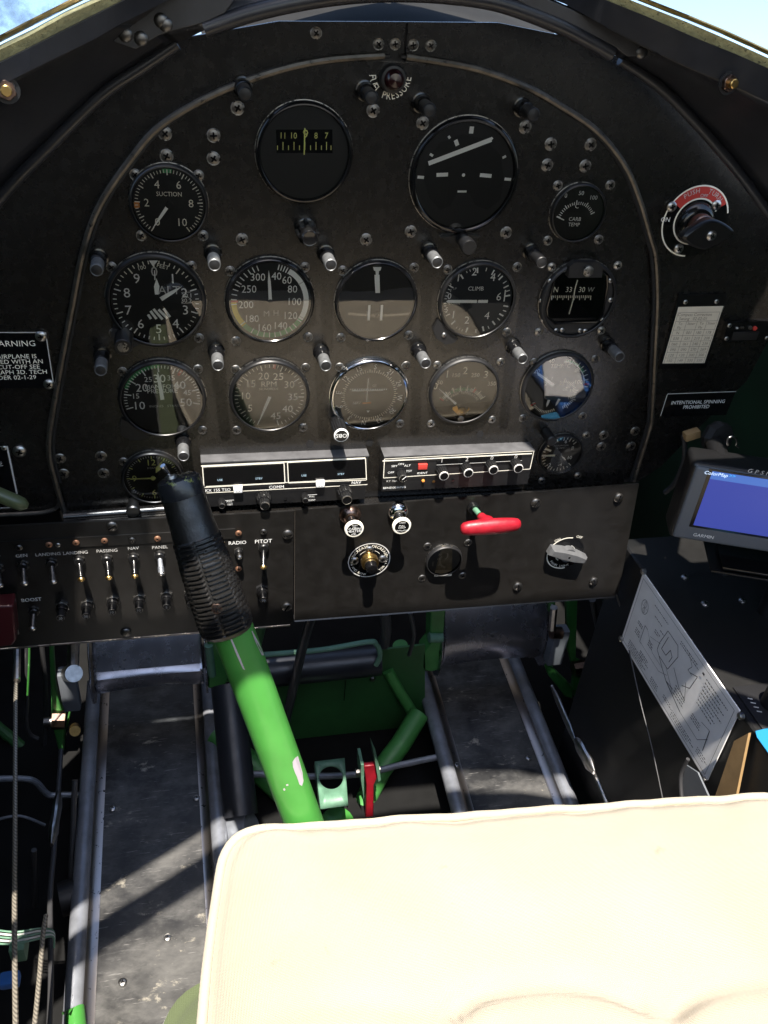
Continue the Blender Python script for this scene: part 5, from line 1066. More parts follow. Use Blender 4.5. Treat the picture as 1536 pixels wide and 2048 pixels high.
# strap and hanging bits beside the cushion
t = thing('canvas_strap', 'tan strap hanging down the console side behind the cushion', 'strap', (.355, -.3, -.5)); b = MB(); q = [atx(*p, .352) for p in ((1468, 1482), (1497, 1466), (1462, 1640), (1400, 1680))]; b.prism([p for p in q], (.003, 0, 0), 'tanwood'); b.build('webbing', t, 20)
t = thing('folded_bracket', 'dark grey punched bracket hanging below the diagram plate', 'bracket', atx(1380, 1560, .34)); b = MB(); q = [atx(*p, .345) for p in ((1372, 1530), (1395, 1545), (1420, 1600), (1360, 1640), (1362, 1570))]; b.prism(q, (.002, 0, 0), 'gpscase'); b.build('plate', t, 20); b = MB(); b.tube(smooth_path([atx(*p, .335) for p in ((1376, 1518), (1362, 1550), (1364, 1600), (1372, 1640))]), .0022, 'hose', 8); b.build('loop', t)
for q in ((1384, 1574), (1390, 1598)):
    pass
b = MB(); b.tube([at(1233, 1190, -.02), at(1252, 1250, -.03)], .0012, 'steel', 6); o_ = b.build('stay_rod'); o_['label'] = 'thin bare stay rod at the lower right corner of the lower panel'; o_['category'] = 'rod'
b = MB(); b.tube(smooth_path([atx(1258, 1300, .33), atx(1280, 1400, .335), atx(1305, 1500, .335), atx(1330, 1620, .335)]), .0008, 'hose', 6); o_ = b.build('thin_wire'); o_['label'] = 'thin dark wire hanging below the diagram plate'; o_['category'] = 'wire'

# ================================================================== SEAT CUSHION
def rounded_outline(P, radii, n=8):
    out = []; N = len(P)
    for i in range(N):
        p = Vector(P[i]); a = (Vector(P[i - 1]) - p).normalized(); c = (Vector(P[(i + 1) % N]) - p).normalized(); r = radii[i]
        for k in range(n + 1):
            f = k / n; out.append((p + a * r).lerp(p + c * r, f) * 1 if False else ((p + a * r) * (1 - f) ** 2 + p * 2 * f * (1 - f) + (p + c * r) * f ** 2))
    return out
def densify(P, step):
    out = []
    for i in range(len(P)):
        a, c = P[i], P[(i + 1) % len(P)]; n = max(1, int((c - a).length / step))
        for k in range(n): out.append(a.lerp(c, k / n))
    return out
def cushion(name, label, cat, corners, radii, z, depth, matn, puff, pip=None, tufts=(), seed=1):
    rg = random.Random(seed); out = densify(rounded_outline(corners, radii), .008); ctr = sum(out, Vector()) / len(out); t = thing(name, label, cat, (ctr.x, ctr.y, z - depth)); b = MB(); rows = []
    ph = [rg.uniform(0, 6) for _ in range(8)]
    def wob(i): s_ = i / len(out) * 2 * PI; return .0018 * math.sin(17 * s_ + ph[0]) + .0012 * math.sin(31 * s_ + ph[1]) + .0008 * math.sin(57 * s_ + ph[2])
    for f, dz in ((.965, -depth), (1.0, -depth * .85), (1.012, -depth * .5), (1.006, -.006), (1.0, 0)):
        rows.append([ctr + (p - ctr) * f * (1 + .4 * wob(i) if 0 < f < 1.0 or f > 1 else 1) + Vector((0, 0, dz - (ctr.z - z) * 1)) for i, p in enumerate(out)])
    for k in range(1, 61):
        f = 1 - (k / 60); row = []
        for i, p in enumerate(out):
            q = ctr + (p - ctr) * f; edge = (1 - f) * (p - ctr).length
            h = puff * (1 - math.exp(-edge / .030)) + wob(i) * 1.3 * math.exp(-edge / .03) * (1 - math.exp(-edge / .006)) - .004 * math.exp(-((edge - .006) / .006) ** 2)
            h += .0020 * math.sin(q.x * 23 + ph[3]) * math.sin(q.y * 19 + ph[4]) + .0012 * math.sin(q.x * 61 + q.y * 33 + ph[5]) * math.exp(-edge / .12)
            for (tx, ty, td, ts) in tufts: h -= td * math.exp(-((q.x - tx) ** 2 + (q.y - ty) ** 2) / ts ** 2)
            row.append(Vector((q.x, q.y, z + h)))
        rows.append(row)
    b.grid(rows, matn, True); b.build('cover', t, 80)
    if pip:
        b = MB(); ring = [Vector((p.x, p.y, z + .001 + wob(i) * .5)) for i, p in enumerate(out)]; b.tube(ring + [ring[0]], pip, 'piping', 10, False); b.build('piping', t, 80)
    return t
ZS = -.35
TUFTS = []
for arc_ in ([(905, 2052), (925, 2024), (965, 2004), (1020, 1994), (1090, 1988), (1160, 1990), (1220, 2002), (1270, 2022), (1310, 2050)], [(1345, 2046), (1370, 2018), (1410, 1998), (1470, 1984), (1540, 1976), (1620, 1976)], [(540, 2046), (620, 2032), (700, 2028), (790, 2034), (870, 2050)]):
    for i_ in range(len(arc_) - 1):
        for f_ in (0, .5):
            q_ = atz(lerp(arc_[i_][0], arc_[i_ + 1][0], f_), lerp(arc_[i_][1], arc_[i_ + 1][1], f_), ZS + .03); k_ = 1.0 if arc_[0][0] > 600 else .5
            TUFTS += [(q_.x, q_.y + .004, .0050 * k_, .010), (q_.x, q_.y - .012, -.0034 * k_, .013)]
fl, fr = atz(462, 1672, ZS), atz(1700, 1582, ZS)
cushion('seat_cushion', 'big cream canvas seat cushion with piped edge in full sun', 'cushion', [(fl.x - .004, fl.y + .004, ZS), (-.207, -.50, ZS), (-.225, -.93, ZS), (.36, -.95, ZS), (.372, fr.y + .004, ZS)], [.034, .10, .06, .06, .05], ZS, .085, 'cushion', .036, .0040,
        tufts=TUFTS, seed=4)
cushion('seat_pad', 'olive green canvas pad showing under the left corner of the cream cushion', 'pad', [tuple(atz(325, 1975, -.43)), (atz(262, 2100, -.43).x - .01, -.93, -.43), (.37, -.94, -.43), (.37, atz(325, 1975, -.43).y + .02, -.43)], [.05, .05, .05, .05], -.43, .10, 'olivecloth', .012, None, seed=9)
t = thing('pilot_seat', 'dark seat back behind the cream cushion', 'seat', (.07, -1.0, -.5)); b = MB(); b.box((.07, -1.0, -.10), (.56, .06, .62), 'darkcloth', .03, None, 4); b.build('back_panel', t, 60)
t = thing('folded_cloth', 'blue and white folded cloth on the console right of the cushion', 'cloth', (.47, -.5, ZC)); b = MB(); b.box((.475, -.46, ZC + .012), (.16, .30, .02), 'bluecloth', .008, None, 4); b.build('blue_layer', t, 60); b = MB(); b.box((.445, -.47, ZC + .028), (.085, .24, .012), 'whitecloth', .005, Matrix.Rotation(.3, 3, 'Z'), 4); b.build('white_layer', t, 60)

# ================================================================== CONTROL STICK
YA_, YB_ = -.205, -.325
def st(px, py): return at(px, py, lerp(YA_, YB_, (py - 945) / 695))
pt, pb = st(350, 945), st(470, 1275); p_end = st(606, 1640)
t = thing('control_stick', 'bright green control stick with a black ribbed grip', 'stick', (p_end.x + (p_end.x - pb.x) * .75, -.40, -.77))
axs = (p_end - st(470, 1272)).normalized(); base = p_end + axs * .36
b = MB(); s0 = p_end - axs * ((p_end - st(452, 1230)).length); b.cyl(s0, base, .0178, 'green', seg=40); tube_ob = b.build('tube', t)
# bare metal chips, thin flakes lying on the paint
def on_tube(px, py):
    r = ray(px, py); o = CAM - s0; d = r; a = axs; dp = d - a * d.dot(a); op = o - a * o.dot(a); A_ = dp.dot(dp); B_ = 2 * dp.dot(op); C_ = op.dot(op) - .0180 ** 2; disc = B_ * B_ - 4 * A_ * C_
    k = (-B_ - math.sqrt(max(0, disc))) / (2 * A_); return CAM + r * k
M['primerchip'] = mat('bare_chip', (0.42, 0.38, 0.42), .5, .3)
def chip(pts):
    b = MB(); P = [on_tube(*q) for q in pts]; b.poly(P[::-1], 'primerchip'); b.build('bare_chip', tube_ob, 0)
chip([(596, 1512), (590, 1516), (585, 1524), (586, 1534), (590, 1545), (594, 1554), (599, 1569), (604, 1572), (607, 1562), (605, 1545)]); chip([(566, 1578), (569, 1576), (571, 1580), (568, 1582)]); chip([(572, 1569), (576, 1568), (577, 1571), (573, 1572)]); chip([(505, 1262), (503, 1262), (511, 1284), (524, 1311), (528, 1310), (517, 1285)]); chip([(461, 1279), (464, 1278), (480, 1315), (490, 1340), (486, 1338), (474, 1312)])
# grip
g0 = st(458, 1262) + Vector((0, -.003, 0)); ga = (st(358, 965) - g0).normalized(); L = (st(358, 965) - g0).length
side = Vector((ga.z, 0, -ga.x)).normalized(); frt = ga.cross(side).normalized()
if frt.y > 0: frt = -frt
b = MB(); rows = []; NS = 96; K = 150
def gr(f):
    ks = [(0, .0165), (.012, .0198), (.04, .0216), (.10, .0222), (.25, .0217), (.45, .0207), (.6, .0193), (.78, .0180), (.9, .0174), (1.0, .0170)]
    for i in range(len(ks) - 1):
        if ks[i][0] <= f <= ks[i + 1][0]:
            u = (f - ks[i][0]) / (ks[i + 1][0] - ks[i][0]); u = u * u * (3 - 2 * u); return lerp(ks[i][1], ks[i + 1][1], u)
    return ks[-1][1]
for k in range(K + 1):
    f = k / K; row = []; bow = .004 * math.sin(PI * f)
    for j in range(NS):
        th = 2 * PI * j / NS; c_, s_ = math.cos(th), math.sin(th); r = gr(f); rel = 0
        ang = math.degrees(math.atan2(s_, c_))            # 0 = facing the pilot, 90 = right side
        if .035 < f < .66:
            if abs(ang) < 46:
                if abs(ang + 2) > 3.5: rel = .0013 * (1 if math.sin(f * 2 * PI * 34 + abs(ang) * .012) > -.1 else -1)
                else: rel = -.0012
            elif 52 < ang < 120 or -120 < ang < -52:
                g1 = math.sin(ang * .42 + f * 95); g2 = math.sin(ang * .42 - f * 95); rel = .0009 if max(g1, g2) > .82 else -.0004
        r += rel; row.append(g0 + ga * (L * f) + frt * (c_ * r * .96 + bow) + side * (s_ * r))
    rows.append(row)
b.grid(rows, 'rubber', True); b.add(rows[0], [tuple(range(NS))], 'rubber'); b.build('grip', t, 50)
tp = g0 + ga * L
M['chipped'] = mat('chipped_olive_cap', (0.012, 0.013, 0.016), .25, wear=(.17, .20, .05), wscale=60, wth=.60, bump=.2, bscale=120)
b = MB(); b.lathe([(.0176, -.014), (.0180, -.010), (.0179, -.002), (.0170, .003), (.0145, .0050), (.0, .0056)], tp, ga, 'chipped', 40, False, False); cap = b.build('cap', t, 40)
b = MB(); tb = tp + ga * .006 + frt * .004 + side * (-.004); b.lathe([(.0048, -.001), (.0048, .0015), (.0040, .002)], tb, ga, 'steel', 16); e_t = tb + ga * .012 + frt * .007 + side * -.002; b.tube([tb, tb.lerp(e_t, .6), e_t], [.0013, .0017, .0022], 'chrome', 12); b.build('trigger_switch', t)
sc = g0 + ga * (L * .232) + frt * .0232 + side * .0008; b = MB(); b.lathe([(.0046, -.002), (.0046, .0004), (.0038, .0012), (0, .0014)], sc, frt, 'browndome', 20, False, False)
for a_ in (.5, .5 + PI / 2):
    d_ = (ga * math.cos(a_) + side * math.sin(a_)); q_ = (ga * -math.sin(a_) + side * math.cos(a_)) * .0005; y_ = sc + frt * .0016; b.add([y_ - d_ * .0026 - q_, y_ - d_ * .0026 + q_, y_ + d_ * .0026 + q_, y_ + d_ * .0026 - q_], [(0, 1, 2, 3)], 'gloss')
b.build('screw', t)

# ================================================================== PEDALS, TROUGHS, FLOOR GEAR
ZF = -.75
def trough(label, xi0, xi1, ya, yb):
    # two x positions at front (ya) and back (yb)
    t = thing('heel_trough', label, 'trough', ((xi0[0] + xi0[1]) / 2, (ya + yb) / 2, ZF - .02), 'heel troughs')
    def px_(s, y): f = (y - ya) / (yb - ya); return lerp(xi0[s], xi1[s], f)
    n = 24; rows = []
    for k in range(n + 1):
        y = lerp(ya, yb, k / n); a, c = px_(0, y), px_(1, y); rows.append([Vector((lerp(a + .012, c - .012, j / 10), y, ZF + .0006 * math.sin(j * 1.3 + k))) for j in range(11)])
    b = MB(); b.grid(rows, 'trough'); b.build('tread_plate', t, 60)
    for s in (0, 1):
        b = MB(); b.tube([Vector((px_(s, lerp(ya, yb, k / 6)), lerp(ya, yb, k / 6), ZF + .004)) for k in range(7)], .0115, 'tubepaint', 16); b.build('edge_tube', t)
        b = MB(); sg = 1 if s == 0 else -1; b.grid([[Vector((px_(s, y) + sg * .010, y, ZF + .008)), Vector((px_(s, y) + sg * .016, y, ZF + .0015)), Vector((px_(s, y) + sg * .024, y, ZF + .0010))] for y in (ya, yb)], 'bare'); b.build('edge_strip', t, 60)
    return t
t = trough('scuffed left heel trough lying in the sun', (-.366, -.186), (-.352, -.173), .24, -.62)
for q in ((225, 1617), (245, 1965), (335, 1875), (393, 1596)):
    ob = put_screw(t, atz(q[0], q[1], ZF + .001), SCREW_PAN if q[0] in (225, 245) else SCREW_BRIGHT); ob.rotation_euler = (math.radians(-90), 0, 0)
t = trough('right heel trough with a patch of sun before the cushion', (.175, .347), (.155, .326), .24, -.30)
for q in ((913, 1530), (1057, 1516)):
    ob = put_screw(t, atz(q[0], q[1], ZF + .001), SCREW_BRIGHT); ob.rotation_euler = (math.radians(-90), 0, 0)

YP = .15
def pedal(label, c4, outer):
    P = [at(*q, YP) for q in c4]; x0, x1 = min(p.x for p in P), max(p.x for p in P); zt, zb = max(p.z for p in P) + .02, sum(sorted(p.z for p in P)[:2]) / 2
    t = thing('rudder_pedal', label, 'pedal', ((x0 + x1) / 2, YP, zb), 'rudder pedals'); b = MB(); rows = []
    prof = [(zt, .03), (zt - .035, .004), (zt - .07, -.014), (zb + .06, -.022), (zb + .035, -.022), (zb + .018, -.014), (zb + .010, -.004), (zb + .004, .004), (zb + .0, .010), (zb - .002, .022)]
    for k in range(15):
        f = k / 14; x = lerp(x0 + .004, x1 - .004, f); sag = .006 * math.sin(PI * f); rows.append([Vector((x, YP + y + (sag if 3 < i < 8 else 0), z + (sag * .5 if i > 6 else 0))) for i, (z, y) in enumerate(prof)])
    b.grid(rows, 'alu'); o = b.build('foot_plate', t, 60); sm = o.modifiers.new('thickness', 'SOLIDIFY'); sm.thickness = .002; sd = o.modifiers.new('sub', 'SUBSURF'); sd.levels = 1; sd.render_levels = 1
    for x in (x0, x1):
        b = MB(); pts = [(zt, .034), (zt - .035, -.004), (zt - .07, -.022), (zb + .06, -.030), (zb + .03, -.030), (zb + .01, -.024), (zb - .006, -.008), (zb - .008, .02), (zb + .02, .04), (zt, .06)]
        b.prism([Vector((x - .0015, YP + y, z)) for z, y in pts], (.003, 0, 0), 'alu'); s_ = b.build('side_flange', t, 20); bv = s_.modifiers.new('b', 'BEVEL'); bv.width = .0012; bv.segments = 2
    return t, x0, x1, zt, zb
tL, a0, a1, zt, zb = pedal('left rudder pedal, a pitted silver foot box under the switch panel', [(187, 1290), (409, 1275), (192, 1398), (408, 1368)], -1)
tR, c0, c1, zt2, zb2 = pedal('right rudder pedal, a pitted silver foot box under the lower panel', [(887, 1215), (1074, 1205), (1075, 1322), (887, 1334)], 1)
def hanger(par, pts, y, wd, name='hanger_arm', m='dkgreen'):
    b = MB(); P = [at(*q, y) for q in pts]; b.prism(P, (0, wd, 0), m); s_ = b.build(name, par, 20); bv = s_.modifiers.new('b', 'BEVEL'); bv.width = .002; bv.segments = 2; return s_
hanger(tL, [(414, 1276), (440, 1272), (446, 1300), (450, 1330), (456, 1350), (452, 1372), (430, 1380), (416, 1376), (420, 1340)], YP - .02, .03)
b = MB(); b.cyl(at(420, 1350, YP), at(470, 1340, YP), .016, 'dkgreen'); b.cyl(at(417, 1290, YP - .022), at(424, 1350, YP - .022), .006, 'zinc'); b.build('pivot_boss', tL)
hanger(tR, [(862, 1216), (892, 1214), (888, 1262), (880, 1305), (884, 1338), (862, 1344), (844, 1338), (846, 1308), (860, 1290)], YP - .02, .03)
b = MB(); b.cyl(at(766, 1323, YP), at(776, 1322, YP), .014, 'chrome'); b.cyl(at(776, 1322, YP), at(852, 1318, YP), .019, 'dkgreen'); b.cyl(at(800, 1290, YP), at(806, 1320, YP), .012, 'dkgreen'); b.build('pivot_boss', tR); b = MB(); b.cyl(at(858, 1275, YP - .022), at(884, 1275, YP - .022), .008, 'zinc'); b.build('clamp', tR)
# outer hangers
t = thing('pedal_hanger', 'green pedal hanger bracket right of the right rudder pedal', 'bracket', at(1160, 1390, YP), 'pedal hanger brackets')
hanger(t, [(1100, 1200), (1112, 1200), (1104, 1330), (1112, 1345), (1146, 1378), (1146, 1398), (1130, 1394), (1096, 1350), (1090, 1330)], YP, .014); hanger(t, [(1134, 1190), (1156, 1190), (1152, 1320), (1172, 1335), (1162, 1396), (1148, 1398), (1146, 1380), (1150, 1350), (1136, 1300)], YP + .01, .014)
b = MB(); b.cyl(at(1146, 1338, YP - .012), at(1170, 1334, YP - .012), .013, 'browndome', seg=8); b.cyl(at(1168, 1334, YP - .01), at(1182, 1335, YP - .01), .008, 'screwm'); b.build('bolt', t)
b = MB(); b.box(at(1113, 1290, YP - .03), (.026, .02, .075), 'gpscase', .003); b.cyl(at(1103, 1266, YP - .04), at(1122, 1266, YP - .04), .010, 'browndome'); b.tube([at(1108, 1215, YP - .04), at(1104, 1258, YP - .04)], .006, 'steel', 8); b.build('brake_link', t)
t = thing('pedal_hanger', 'green pedal hanger bracket left of the left rudder pedal', 'bracket', at(120, 1490, YP), 'pedal hanger brackets')
hanger(t, [(98, 1290), (106, 1290), (112, 1380), (128, 1440), (128, 1503), (118, 1505), (104, 1450)], YP, .014); hanger(t, [(140, 1410), (146, 1330), (152, 1330), (148, 1400), (132, 1470), (128, 1503), (124, 1500)], YP + .01, .014)
b = MB(); b.cyl(at(104, 1440, YP - .01), at(130, 1440, YP - .01), .014, 'browndome', seg=8); b.cyl(at(88, 1444, YP - .01), at(104, 1443, YP - .01), .008, 'screwm'); b.cyl(at(150, 1456, YP), at(150, 1462, YP - .02), .008, 'brass'); b.build('bolt', t)
b = MB(); b.box(at(139, 1378, YP - .03), (.024, .02, .075), 'gpscase', .003); b.cyl(at(139, 1347, YP - .035), at(148, 1347, YP - .055), .012, 'steel'); b.tube([at(148, 1270, YP - .02), at(146, 1340, YP - .03)], .008, 'steel', 10); b.build('brake_link', t)
# rods, cables with turnbuckles
def rigging(label, pts, r, seg_m, grp=None, fit=None, fm='steel', name='control_cable'):
    P = [atz(p[0], p[1], p[2]) for p in pts]; t = thing(name, label, 'cable', P[-1], grp); b = MB(); b.tube(smooth_path(P, 6), r, seg_m, 8); b.build('wire_rope', t)
    if fit:
        for (q0, q1, rr) in fit: 
            b = MB(); a, c = atz(*q0), atz(*q1); m_ = [a.lerp(c, k / 8) for k in range(9)]; b.tube(m_, [rr * f for f in (.4, .8, 1, .95, .9, .95, 1, .7, .35)], fm, 12, flat=.55); b.build('turnbuckle', t)
    return t
rope, nt, bs = nodemat('wire_rope_strands'); M['rope'] = rope; bs.inputs['Metallic'].default_value = .6; bs.inputs['Roughness'].default_value = .45
t_ = nt.nodes.new('ShaderNodeTexCoord'); wv = nt.nodes.new('ShaderNodeTexWave'); wv.bands_direction = 'DIAGONAL'; wv.inputs['Scale'].default_value = 160; nt.links.new(t_.outputs['Object'], wv.inputs['Vector'])
rp = nt.nodes.new('ShaderNodeValToRGB'); rp.color_ramp.elements[0].color = (.16, .145, .125, 1); rp.color_ramp.elements[1].color = (.40, .36, .29, 1); nt.links.new(wv.outputs['Fac'], rp.inputs['Fac']); nt.links.new(rp.outputs['Color'], bs.inputs['Base Color'])
t = rigging('steel wire rope running down the left edge from a metal sheath', [(32, 1290, -.55), (31, 1400, -.56), (30, 1640, -.57), (29, 1850, -.57), (31, 2060, -.57)], .0027, 'rope')
b = MB(); b.tube([atz(34, 1270, -.545), atz(33, 1362, -.553)], .0052, 'steel', 10); b.build('sheath', t)
rigging('left rudder cable with flat turnbuckle beside the left trough', [(122, 1500, -.66), (116, 1590, -.66), (108, 1700, -.66), (100, 1800, -.66), (102, 1950, -.66), (98, 2060, -.66)], .0032, 'hose', 'rudder cables', [((118, 1585, -.655), (103, 1690, -.655), .011)])
rigging('short pale wire rope between the left rudder cable and the edge rope', [(92, 1830, -.60), (86, 1870, -.60), (78, 1960, -.60), (68, 2060, -.60)], .0025, 'rope')
rigging('right rudder cable with bright flat turnbuckle beside the right trough', [(1104, 1372, -.66), (1130, 1440, -.66), (1160, 1500, -.66), (1190, 1550, -.66), (1215, 1610, -.66)], .0030, 'steel', 'rudder cables', [((1105, 1375, -.655), (1150, 1480, -.655), .007), ((1152, 1478, -.65), (1188, 1545, -.65), .012)])
# hoses and wires on the left
def simple_tube(name, label, cat, pts, r, m, y=None):
    P = smooth_path([at(p[0], p[1], p[2]) for p in pts], 6); b = MB(); b.tube(P, r, m, 10); o = b.build(name); o['label'] = label; o['category'] = cat; return o
simple_tube('fluid_hose', 'thin dark hose curling down beside the left wire rope', 'hose', [(54, 1290, .1), (54, 1400, .1), (52, 1440, .1), (60, 1468, .1), (76, 1477, .1)], .003, 'hose'); simple_tube('green_wire', 'thin bright green wire near the left wire rope', 'wire', [(59, 1285, .08), (58, 1330, .08), (55, 1390, .08)], .0014, 'green')
simple_tube('hydraulic_pipe', 'grey pipe crossing low behind the left wire rope', 'pipe', [(-20, 1558, .05), (40, 1557, .05), (70, 1563, .05), (95, 1588, .05), (120, 1590, .05), (175, 1589, .05)], .0045, 'alup')
simple_tube('floor_pipe', 'upright dark pipe at the lower left with a steel joint', 'pipe', [(68, 1700, -.1), (70, 1850, -.1), (66, 1960, -.1), (66, 2060, -.1)], .0035, 'hose')
b = MB()
for k in range(5): b.tube(smooth_path([atz(-20, 1858 + 7 * k, -.62), atz(30, 1864 + 6 * k, -.618), atz(80, 1857 + 5 * k, -.62), atz(106, 1862 + 3 * k, -.63), atz(108, 1880 + 4 * k, -.64)]), .0011, 'dim' if k % 2 else 'zinc', 6)
o_ = b.build('wire_bundle'); o_['label'] = 'bundle of pale wires looped across the left cables'; o_['category'] = 'wires'
b = MB(); b.box(atz(38, 1895, -.63), (.016, .02, .024), 'zinc', .002); o_ = b.build('connector_plug'); o_['label'] = 'small green connector plug hanging under the pale wire bundle'; o_['category'] = 'connector'
b = MB(); b.box(atz(20, 1960, -.70), (.022, .016, .014), 'bluecloth', .004); o_ = b.build('blue_fitting'); o_['label'] = 'small blue fitting deep in the lower left corner'; o_['category'] = 'fitting'
b = MB(); b.tube([atz(120, 1800, -.76), atz(165, 1785, -.76)], .022, 'shade', 20); o_ = b.build('duct_end'); o_['label'] = 'dark duct end left of the left trough'; o_['category'] = 'duct'
b = MB(); b.tube([atz(140, 2038, -.74), atz(150, 2025, -.74), atz(152, 2060, -.74)], .012, 'green', 12); o_ = b.build('green_lever'); o_['label'] = 'bright green lever end at the bottom beside the left trough'; o_['category'] = 'lever'
# centre: torque tube, frame tubes, bulkhead
t = thing('torque_tube', 'dark vertical tube between the left trough and the green stick', 'tube', atz(478, 1650, -.72)); b = MB(); b.cyl(at(455, 1372, .10), at(482, 1632, -.05), .024, 'hood', seg=32); b.build('tube_body', t)
b = MB(); o1 = at(480, 1660, -.06); b.lathe([(.0, -.03), (.014, -.028), (.022, -.012), (.0225, .01), (.020, .02)], o1, (0.8, -.2, .5), 'alup', 28); b.build('end_fitting', t)
t = thing('floor_frame', 'green welded floor frame tubes meeting in a V behind the cushion', 'frame', atz(690, 1660, -.78))
def ft(pts, r, m='dkgreen'): b = MB(); b.tube([at(*p) for p in pts], r, m, 20); b.build('frame_tube', t)
ft([(838, 1428, .10), (800, 1490, .06), (762, 1540, .03), (700, 1660, -.02)], .0165); ft([(430, 1470, .10), (500, 1525, .05), (570, 1590, .02), (600, 1650, .0)], .018); ft([(775, 1340, .13), (800, 1385, .12), (834, 1440, .11)], .009)
b = MB(); b.lathe([(.03, 0), (.026, .02), (.01, .03)], at(672, 1655, -.03), (0, -.4, 1), 'green', 20); b.build('boss', t)
t = thing('slotted_bracket', 'grey green plate bracket with one large round hole', 'bracket', at(664, 1620, 0.0)); b = MB(); q = [at(629, 1524, .012), at(689, 1517, .012), at(696, 1612, -.058), at(641, 1619, -.058)]; n = 40
e1 = (q[1] - q[0]).normalized(); e2 = (q[3] - q[0]); e2 = (e2 - e1 * e2.dot(e1)).normalized(); nb = e2.cross(e1) if e2.cross(e1).y < 0 else e1.cross(e2)
def onb(px, py, d=0.0):
    r = ray(px, py); o = q[0] + nb * d; return CAM + r * ((o - CAM).dot(nb) / r.dot(nb))
q = [onb(*p) for p in ((629, 1524), (689, 1517), (696, 1612), (641, 1619))]; cH = onb(662, 1556)
def l2(p): return ((p - cH).dot(e1), (p - cH).dot(e2))
Q2 = [l2(p) for p in q]; RH = .5 * (onb(688, 1556) - onb(636, 1556)).length
def quad_edge(dx, dy):
    best = None
    for i in range(4):
        ax, ay = Q2[i]; ex_, ey_ = Q2[(i + 1) % 4][0] - ax, Q2[(i + 1) % 4][1] - ay; den = dx * ey_ - dy * ex_
        if abs(den) < 1e-9: continue
        k = (ax * ey_ - ay * ex_) / den; s_ = (ax * dy - ay * dx) / den
        if k > 0 and -1e-6 <= s_ <= 1 + 1e-6 and (best is None or k < best): best = k
    return best or .03
angs = sorted([2 * PI * k / n for k in range(n)] + [math.atan2(y_, x_) % (2 * PI) for x_, y_ in Q2]); inn = []; outr = []
for a_ in angs:
    dx, dy = math.cos(a_), math.sin(a_); ke = quad_edge(dx, dy); ri = min(RH * .92, ke - .0015); inn.append(cH + e1 * dx * ri + e2 * dy * ri); outr.append(cH + e1 * dx * ke + e2 * dy * ke)
b.grid([outr, inn], 'zinc', True); o_ = b.build('plate', t, 20); sm = o_.modifiers.new('s', 'SOLIDIFY'); sm.thickness = .002
for p in ((642, 1530), (677, 1527), (667, 1603)): b = MB(); b.lathe([(.0030, .0012), (0, .0016)], onb(*p), nb, 'gloss', 12, False, False); b.build('bolt_hole', t)
for s_ in ((0, 3), (1, 2)): b = MB(); a, c = q[s_[0]], q[s_[1]]; b.grid([[a, c], [a - nb * .014, c - nb * .014]], 'zinc'); b.build('side_lip', t, 0)
t = thing('red_lever', 'red painted flat lever standing behind the cushion edge', 'lever', at(738, 1650, -.03)); b = MB(); b.prism([at(*p, -.03) for p in ((728, 1533), (752, 1530), (758, 1548), (748, 1570), (747, 1660), (730, 1660), (733, 1570), (730, 1548))], (0, .008, 0), 'red'); s_ = b.build('lever_arm', t, 20); bv = s_.modifiers.new('b', 'BEVEL'); bv.width = .0015; bv.segments = 2
b = MB(); b.prism([at(*p, -.035) for p in ((748, 1508), (758, 1530), (762, 1560), (757, 1564), (752, 1535))], (0, .03, 0), 'zinc'); b.prism([at(*p, -.035) for p in ((722, 1530), (728, 1530), (728, 1600), (722, 1560))], (0, .03, 0), 'zinc'); b.cyl(at(712, 1545, -.02), at(760, 1538, -.02), .006, 'screwm', seg=8); b.build('clevis', t)
simple_tube('push_rod', 'pale control rod crossing behind the red lever', 'rod', [(440, 1552, .02), (520, 1548, .02), (600, 1553, .02), (720, 1548, .02), (800, 1530, .02), (880, 1513, .02)], .0052, 'alup')
simple_tube('black_rod', 'slim black rod sloping down behind the green stick', 'rod', [(622, 1235, .06), (604, 1300, .06), (572, 1440, .055)], .007, 'hood')
simple_tube('crossbar_pipe', 'green pipe outlining the dark crossbar between the pedals', 'pipe', [(520, 1310, .075), (640, 1300, .075), (735, 1284, .075), (752, 1288, .075), (760, 1310, .075), (752, 1330, .075)], .0040, 'zinc')
b = MB(); b.tube([at(500, 1345, .098), at(758, 1318, .098)], .025, 'hood', 24); o_ = b.build('crossbar'); o_['label'] = 'dark round crossbar between the two rudder pedals'; o_['category'] = 'bar'
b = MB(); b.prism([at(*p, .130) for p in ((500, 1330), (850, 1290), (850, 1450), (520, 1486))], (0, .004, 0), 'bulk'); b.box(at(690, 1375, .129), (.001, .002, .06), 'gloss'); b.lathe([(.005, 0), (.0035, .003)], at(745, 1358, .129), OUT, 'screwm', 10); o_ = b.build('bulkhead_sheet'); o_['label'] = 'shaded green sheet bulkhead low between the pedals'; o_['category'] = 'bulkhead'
b = MB(); b.box((0, .56, -.36), (1.3, .01, .9), 'floor'); o_ = b.build('firewall'); o_['label'] = 'dark firewall closing the footwell ahead of the pedals'; o_['category'] = 'wall'
simple_tube('brass_cluster', 'small dark pipe cluster hanging under the lower panel', 'pipes', [(770, 1225, .08), (772, 1262, .08), (768, 1290, .09)], .008, 'hose')
simple_tube('side_pipe', 'faint green pipe at the right of the footwell', 'pipe', [(1150, 1425, .2), (1195, 1415, .2)], .004, 'dkgreen')
simple_tube('floor_rod', 'thin rod on the floor right of the right trough', 'rod', [(1090, 1484, .1), (1150, 1478, .1), (1210, 1468, .1)], .0028, 'hose')
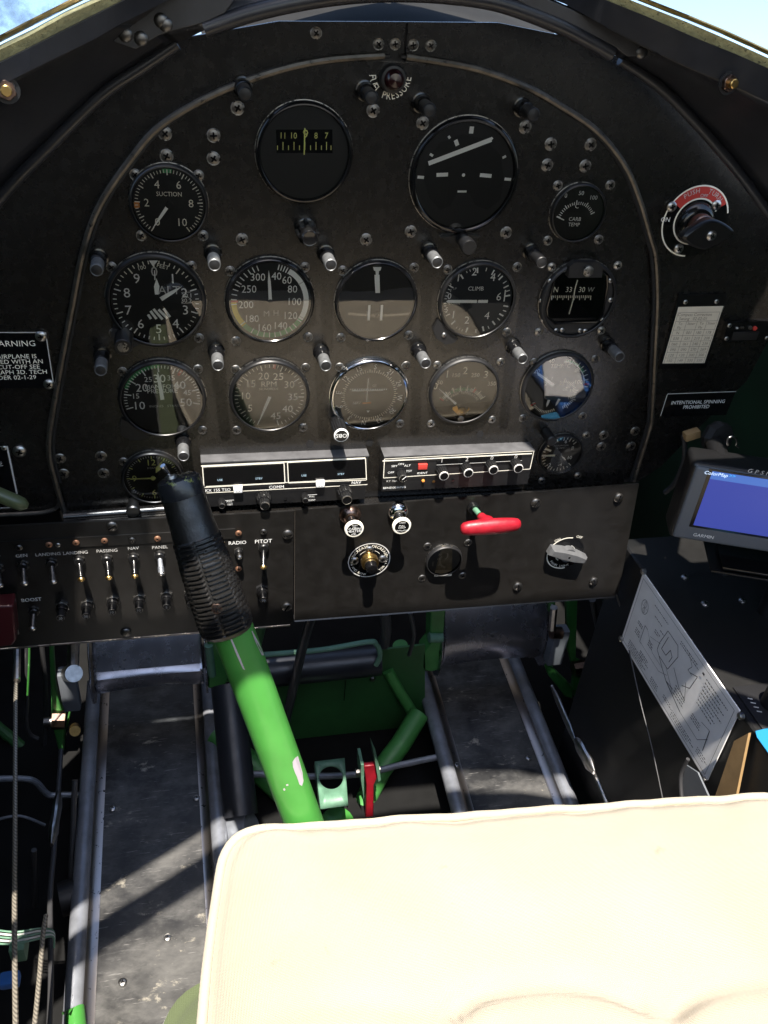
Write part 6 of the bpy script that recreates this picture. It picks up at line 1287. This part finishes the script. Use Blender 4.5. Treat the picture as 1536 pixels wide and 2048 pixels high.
# fuselage sides
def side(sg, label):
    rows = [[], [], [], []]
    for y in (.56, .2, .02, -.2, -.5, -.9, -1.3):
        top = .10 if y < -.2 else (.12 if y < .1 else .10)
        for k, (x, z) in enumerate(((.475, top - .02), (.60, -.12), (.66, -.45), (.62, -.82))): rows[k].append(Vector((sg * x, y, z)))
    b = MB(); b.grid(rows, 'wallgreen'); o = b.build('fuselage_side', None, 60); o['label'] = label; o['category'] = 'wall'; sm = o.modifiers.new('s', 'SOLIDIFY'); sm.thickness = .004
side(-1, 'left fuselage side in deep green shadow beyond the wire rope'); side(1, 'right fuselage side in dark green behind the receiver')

# more plumbing in the shadowed footwell
for nm, lb, ct, pts, r, m_ in (
    ('conduit', 'dark conduit dropping beside the left pedal hanger', 'conduit', [(84, 1290, .2), (90, 1360, .2), (92, 1430, .19), (86, 1520, .17)], .004, 'hose'),
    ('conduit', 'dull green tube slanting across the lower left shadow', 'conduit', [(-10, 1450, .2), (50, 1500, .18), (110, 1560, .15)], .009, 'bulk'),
    ('conduit', 'thin grey line low at the left edge below the crossing pipe', 'conduit', [(-10, 1640, .0), (40, 1632, .0), (90, 1650, .0)], .002, 'alup'),
    ('conduit', 'dark upright conduit just left of the sunlit trough edge', 'conduit', [(150, 1560, .0), (145, 1680, -.05), (140, 1800, -.1), (132, 1960, -.15)], .004, 'hose'),
    ('conduit', 'dark hose sagging between the right pedal hanger and the console', 'conduit', [(1185, 1200, .1), (1205, 1300, .1), (1230, 1400, .1), (1262, 1520, .08)], .005, 'hose'),
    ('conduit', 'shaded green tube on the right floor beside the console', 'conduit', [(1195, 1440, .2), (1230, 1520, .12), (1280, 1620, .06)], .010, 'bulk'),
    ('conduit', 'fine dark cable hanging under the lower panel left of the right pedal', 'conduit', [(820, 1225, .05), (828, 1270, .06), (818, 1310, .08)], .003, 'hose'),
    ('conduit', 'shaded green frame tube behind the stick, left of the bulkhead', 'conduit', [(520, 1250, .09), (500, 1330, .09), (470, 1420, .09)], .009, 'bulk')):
    simple_tube(nm, lb, ct, pts, r, m_)
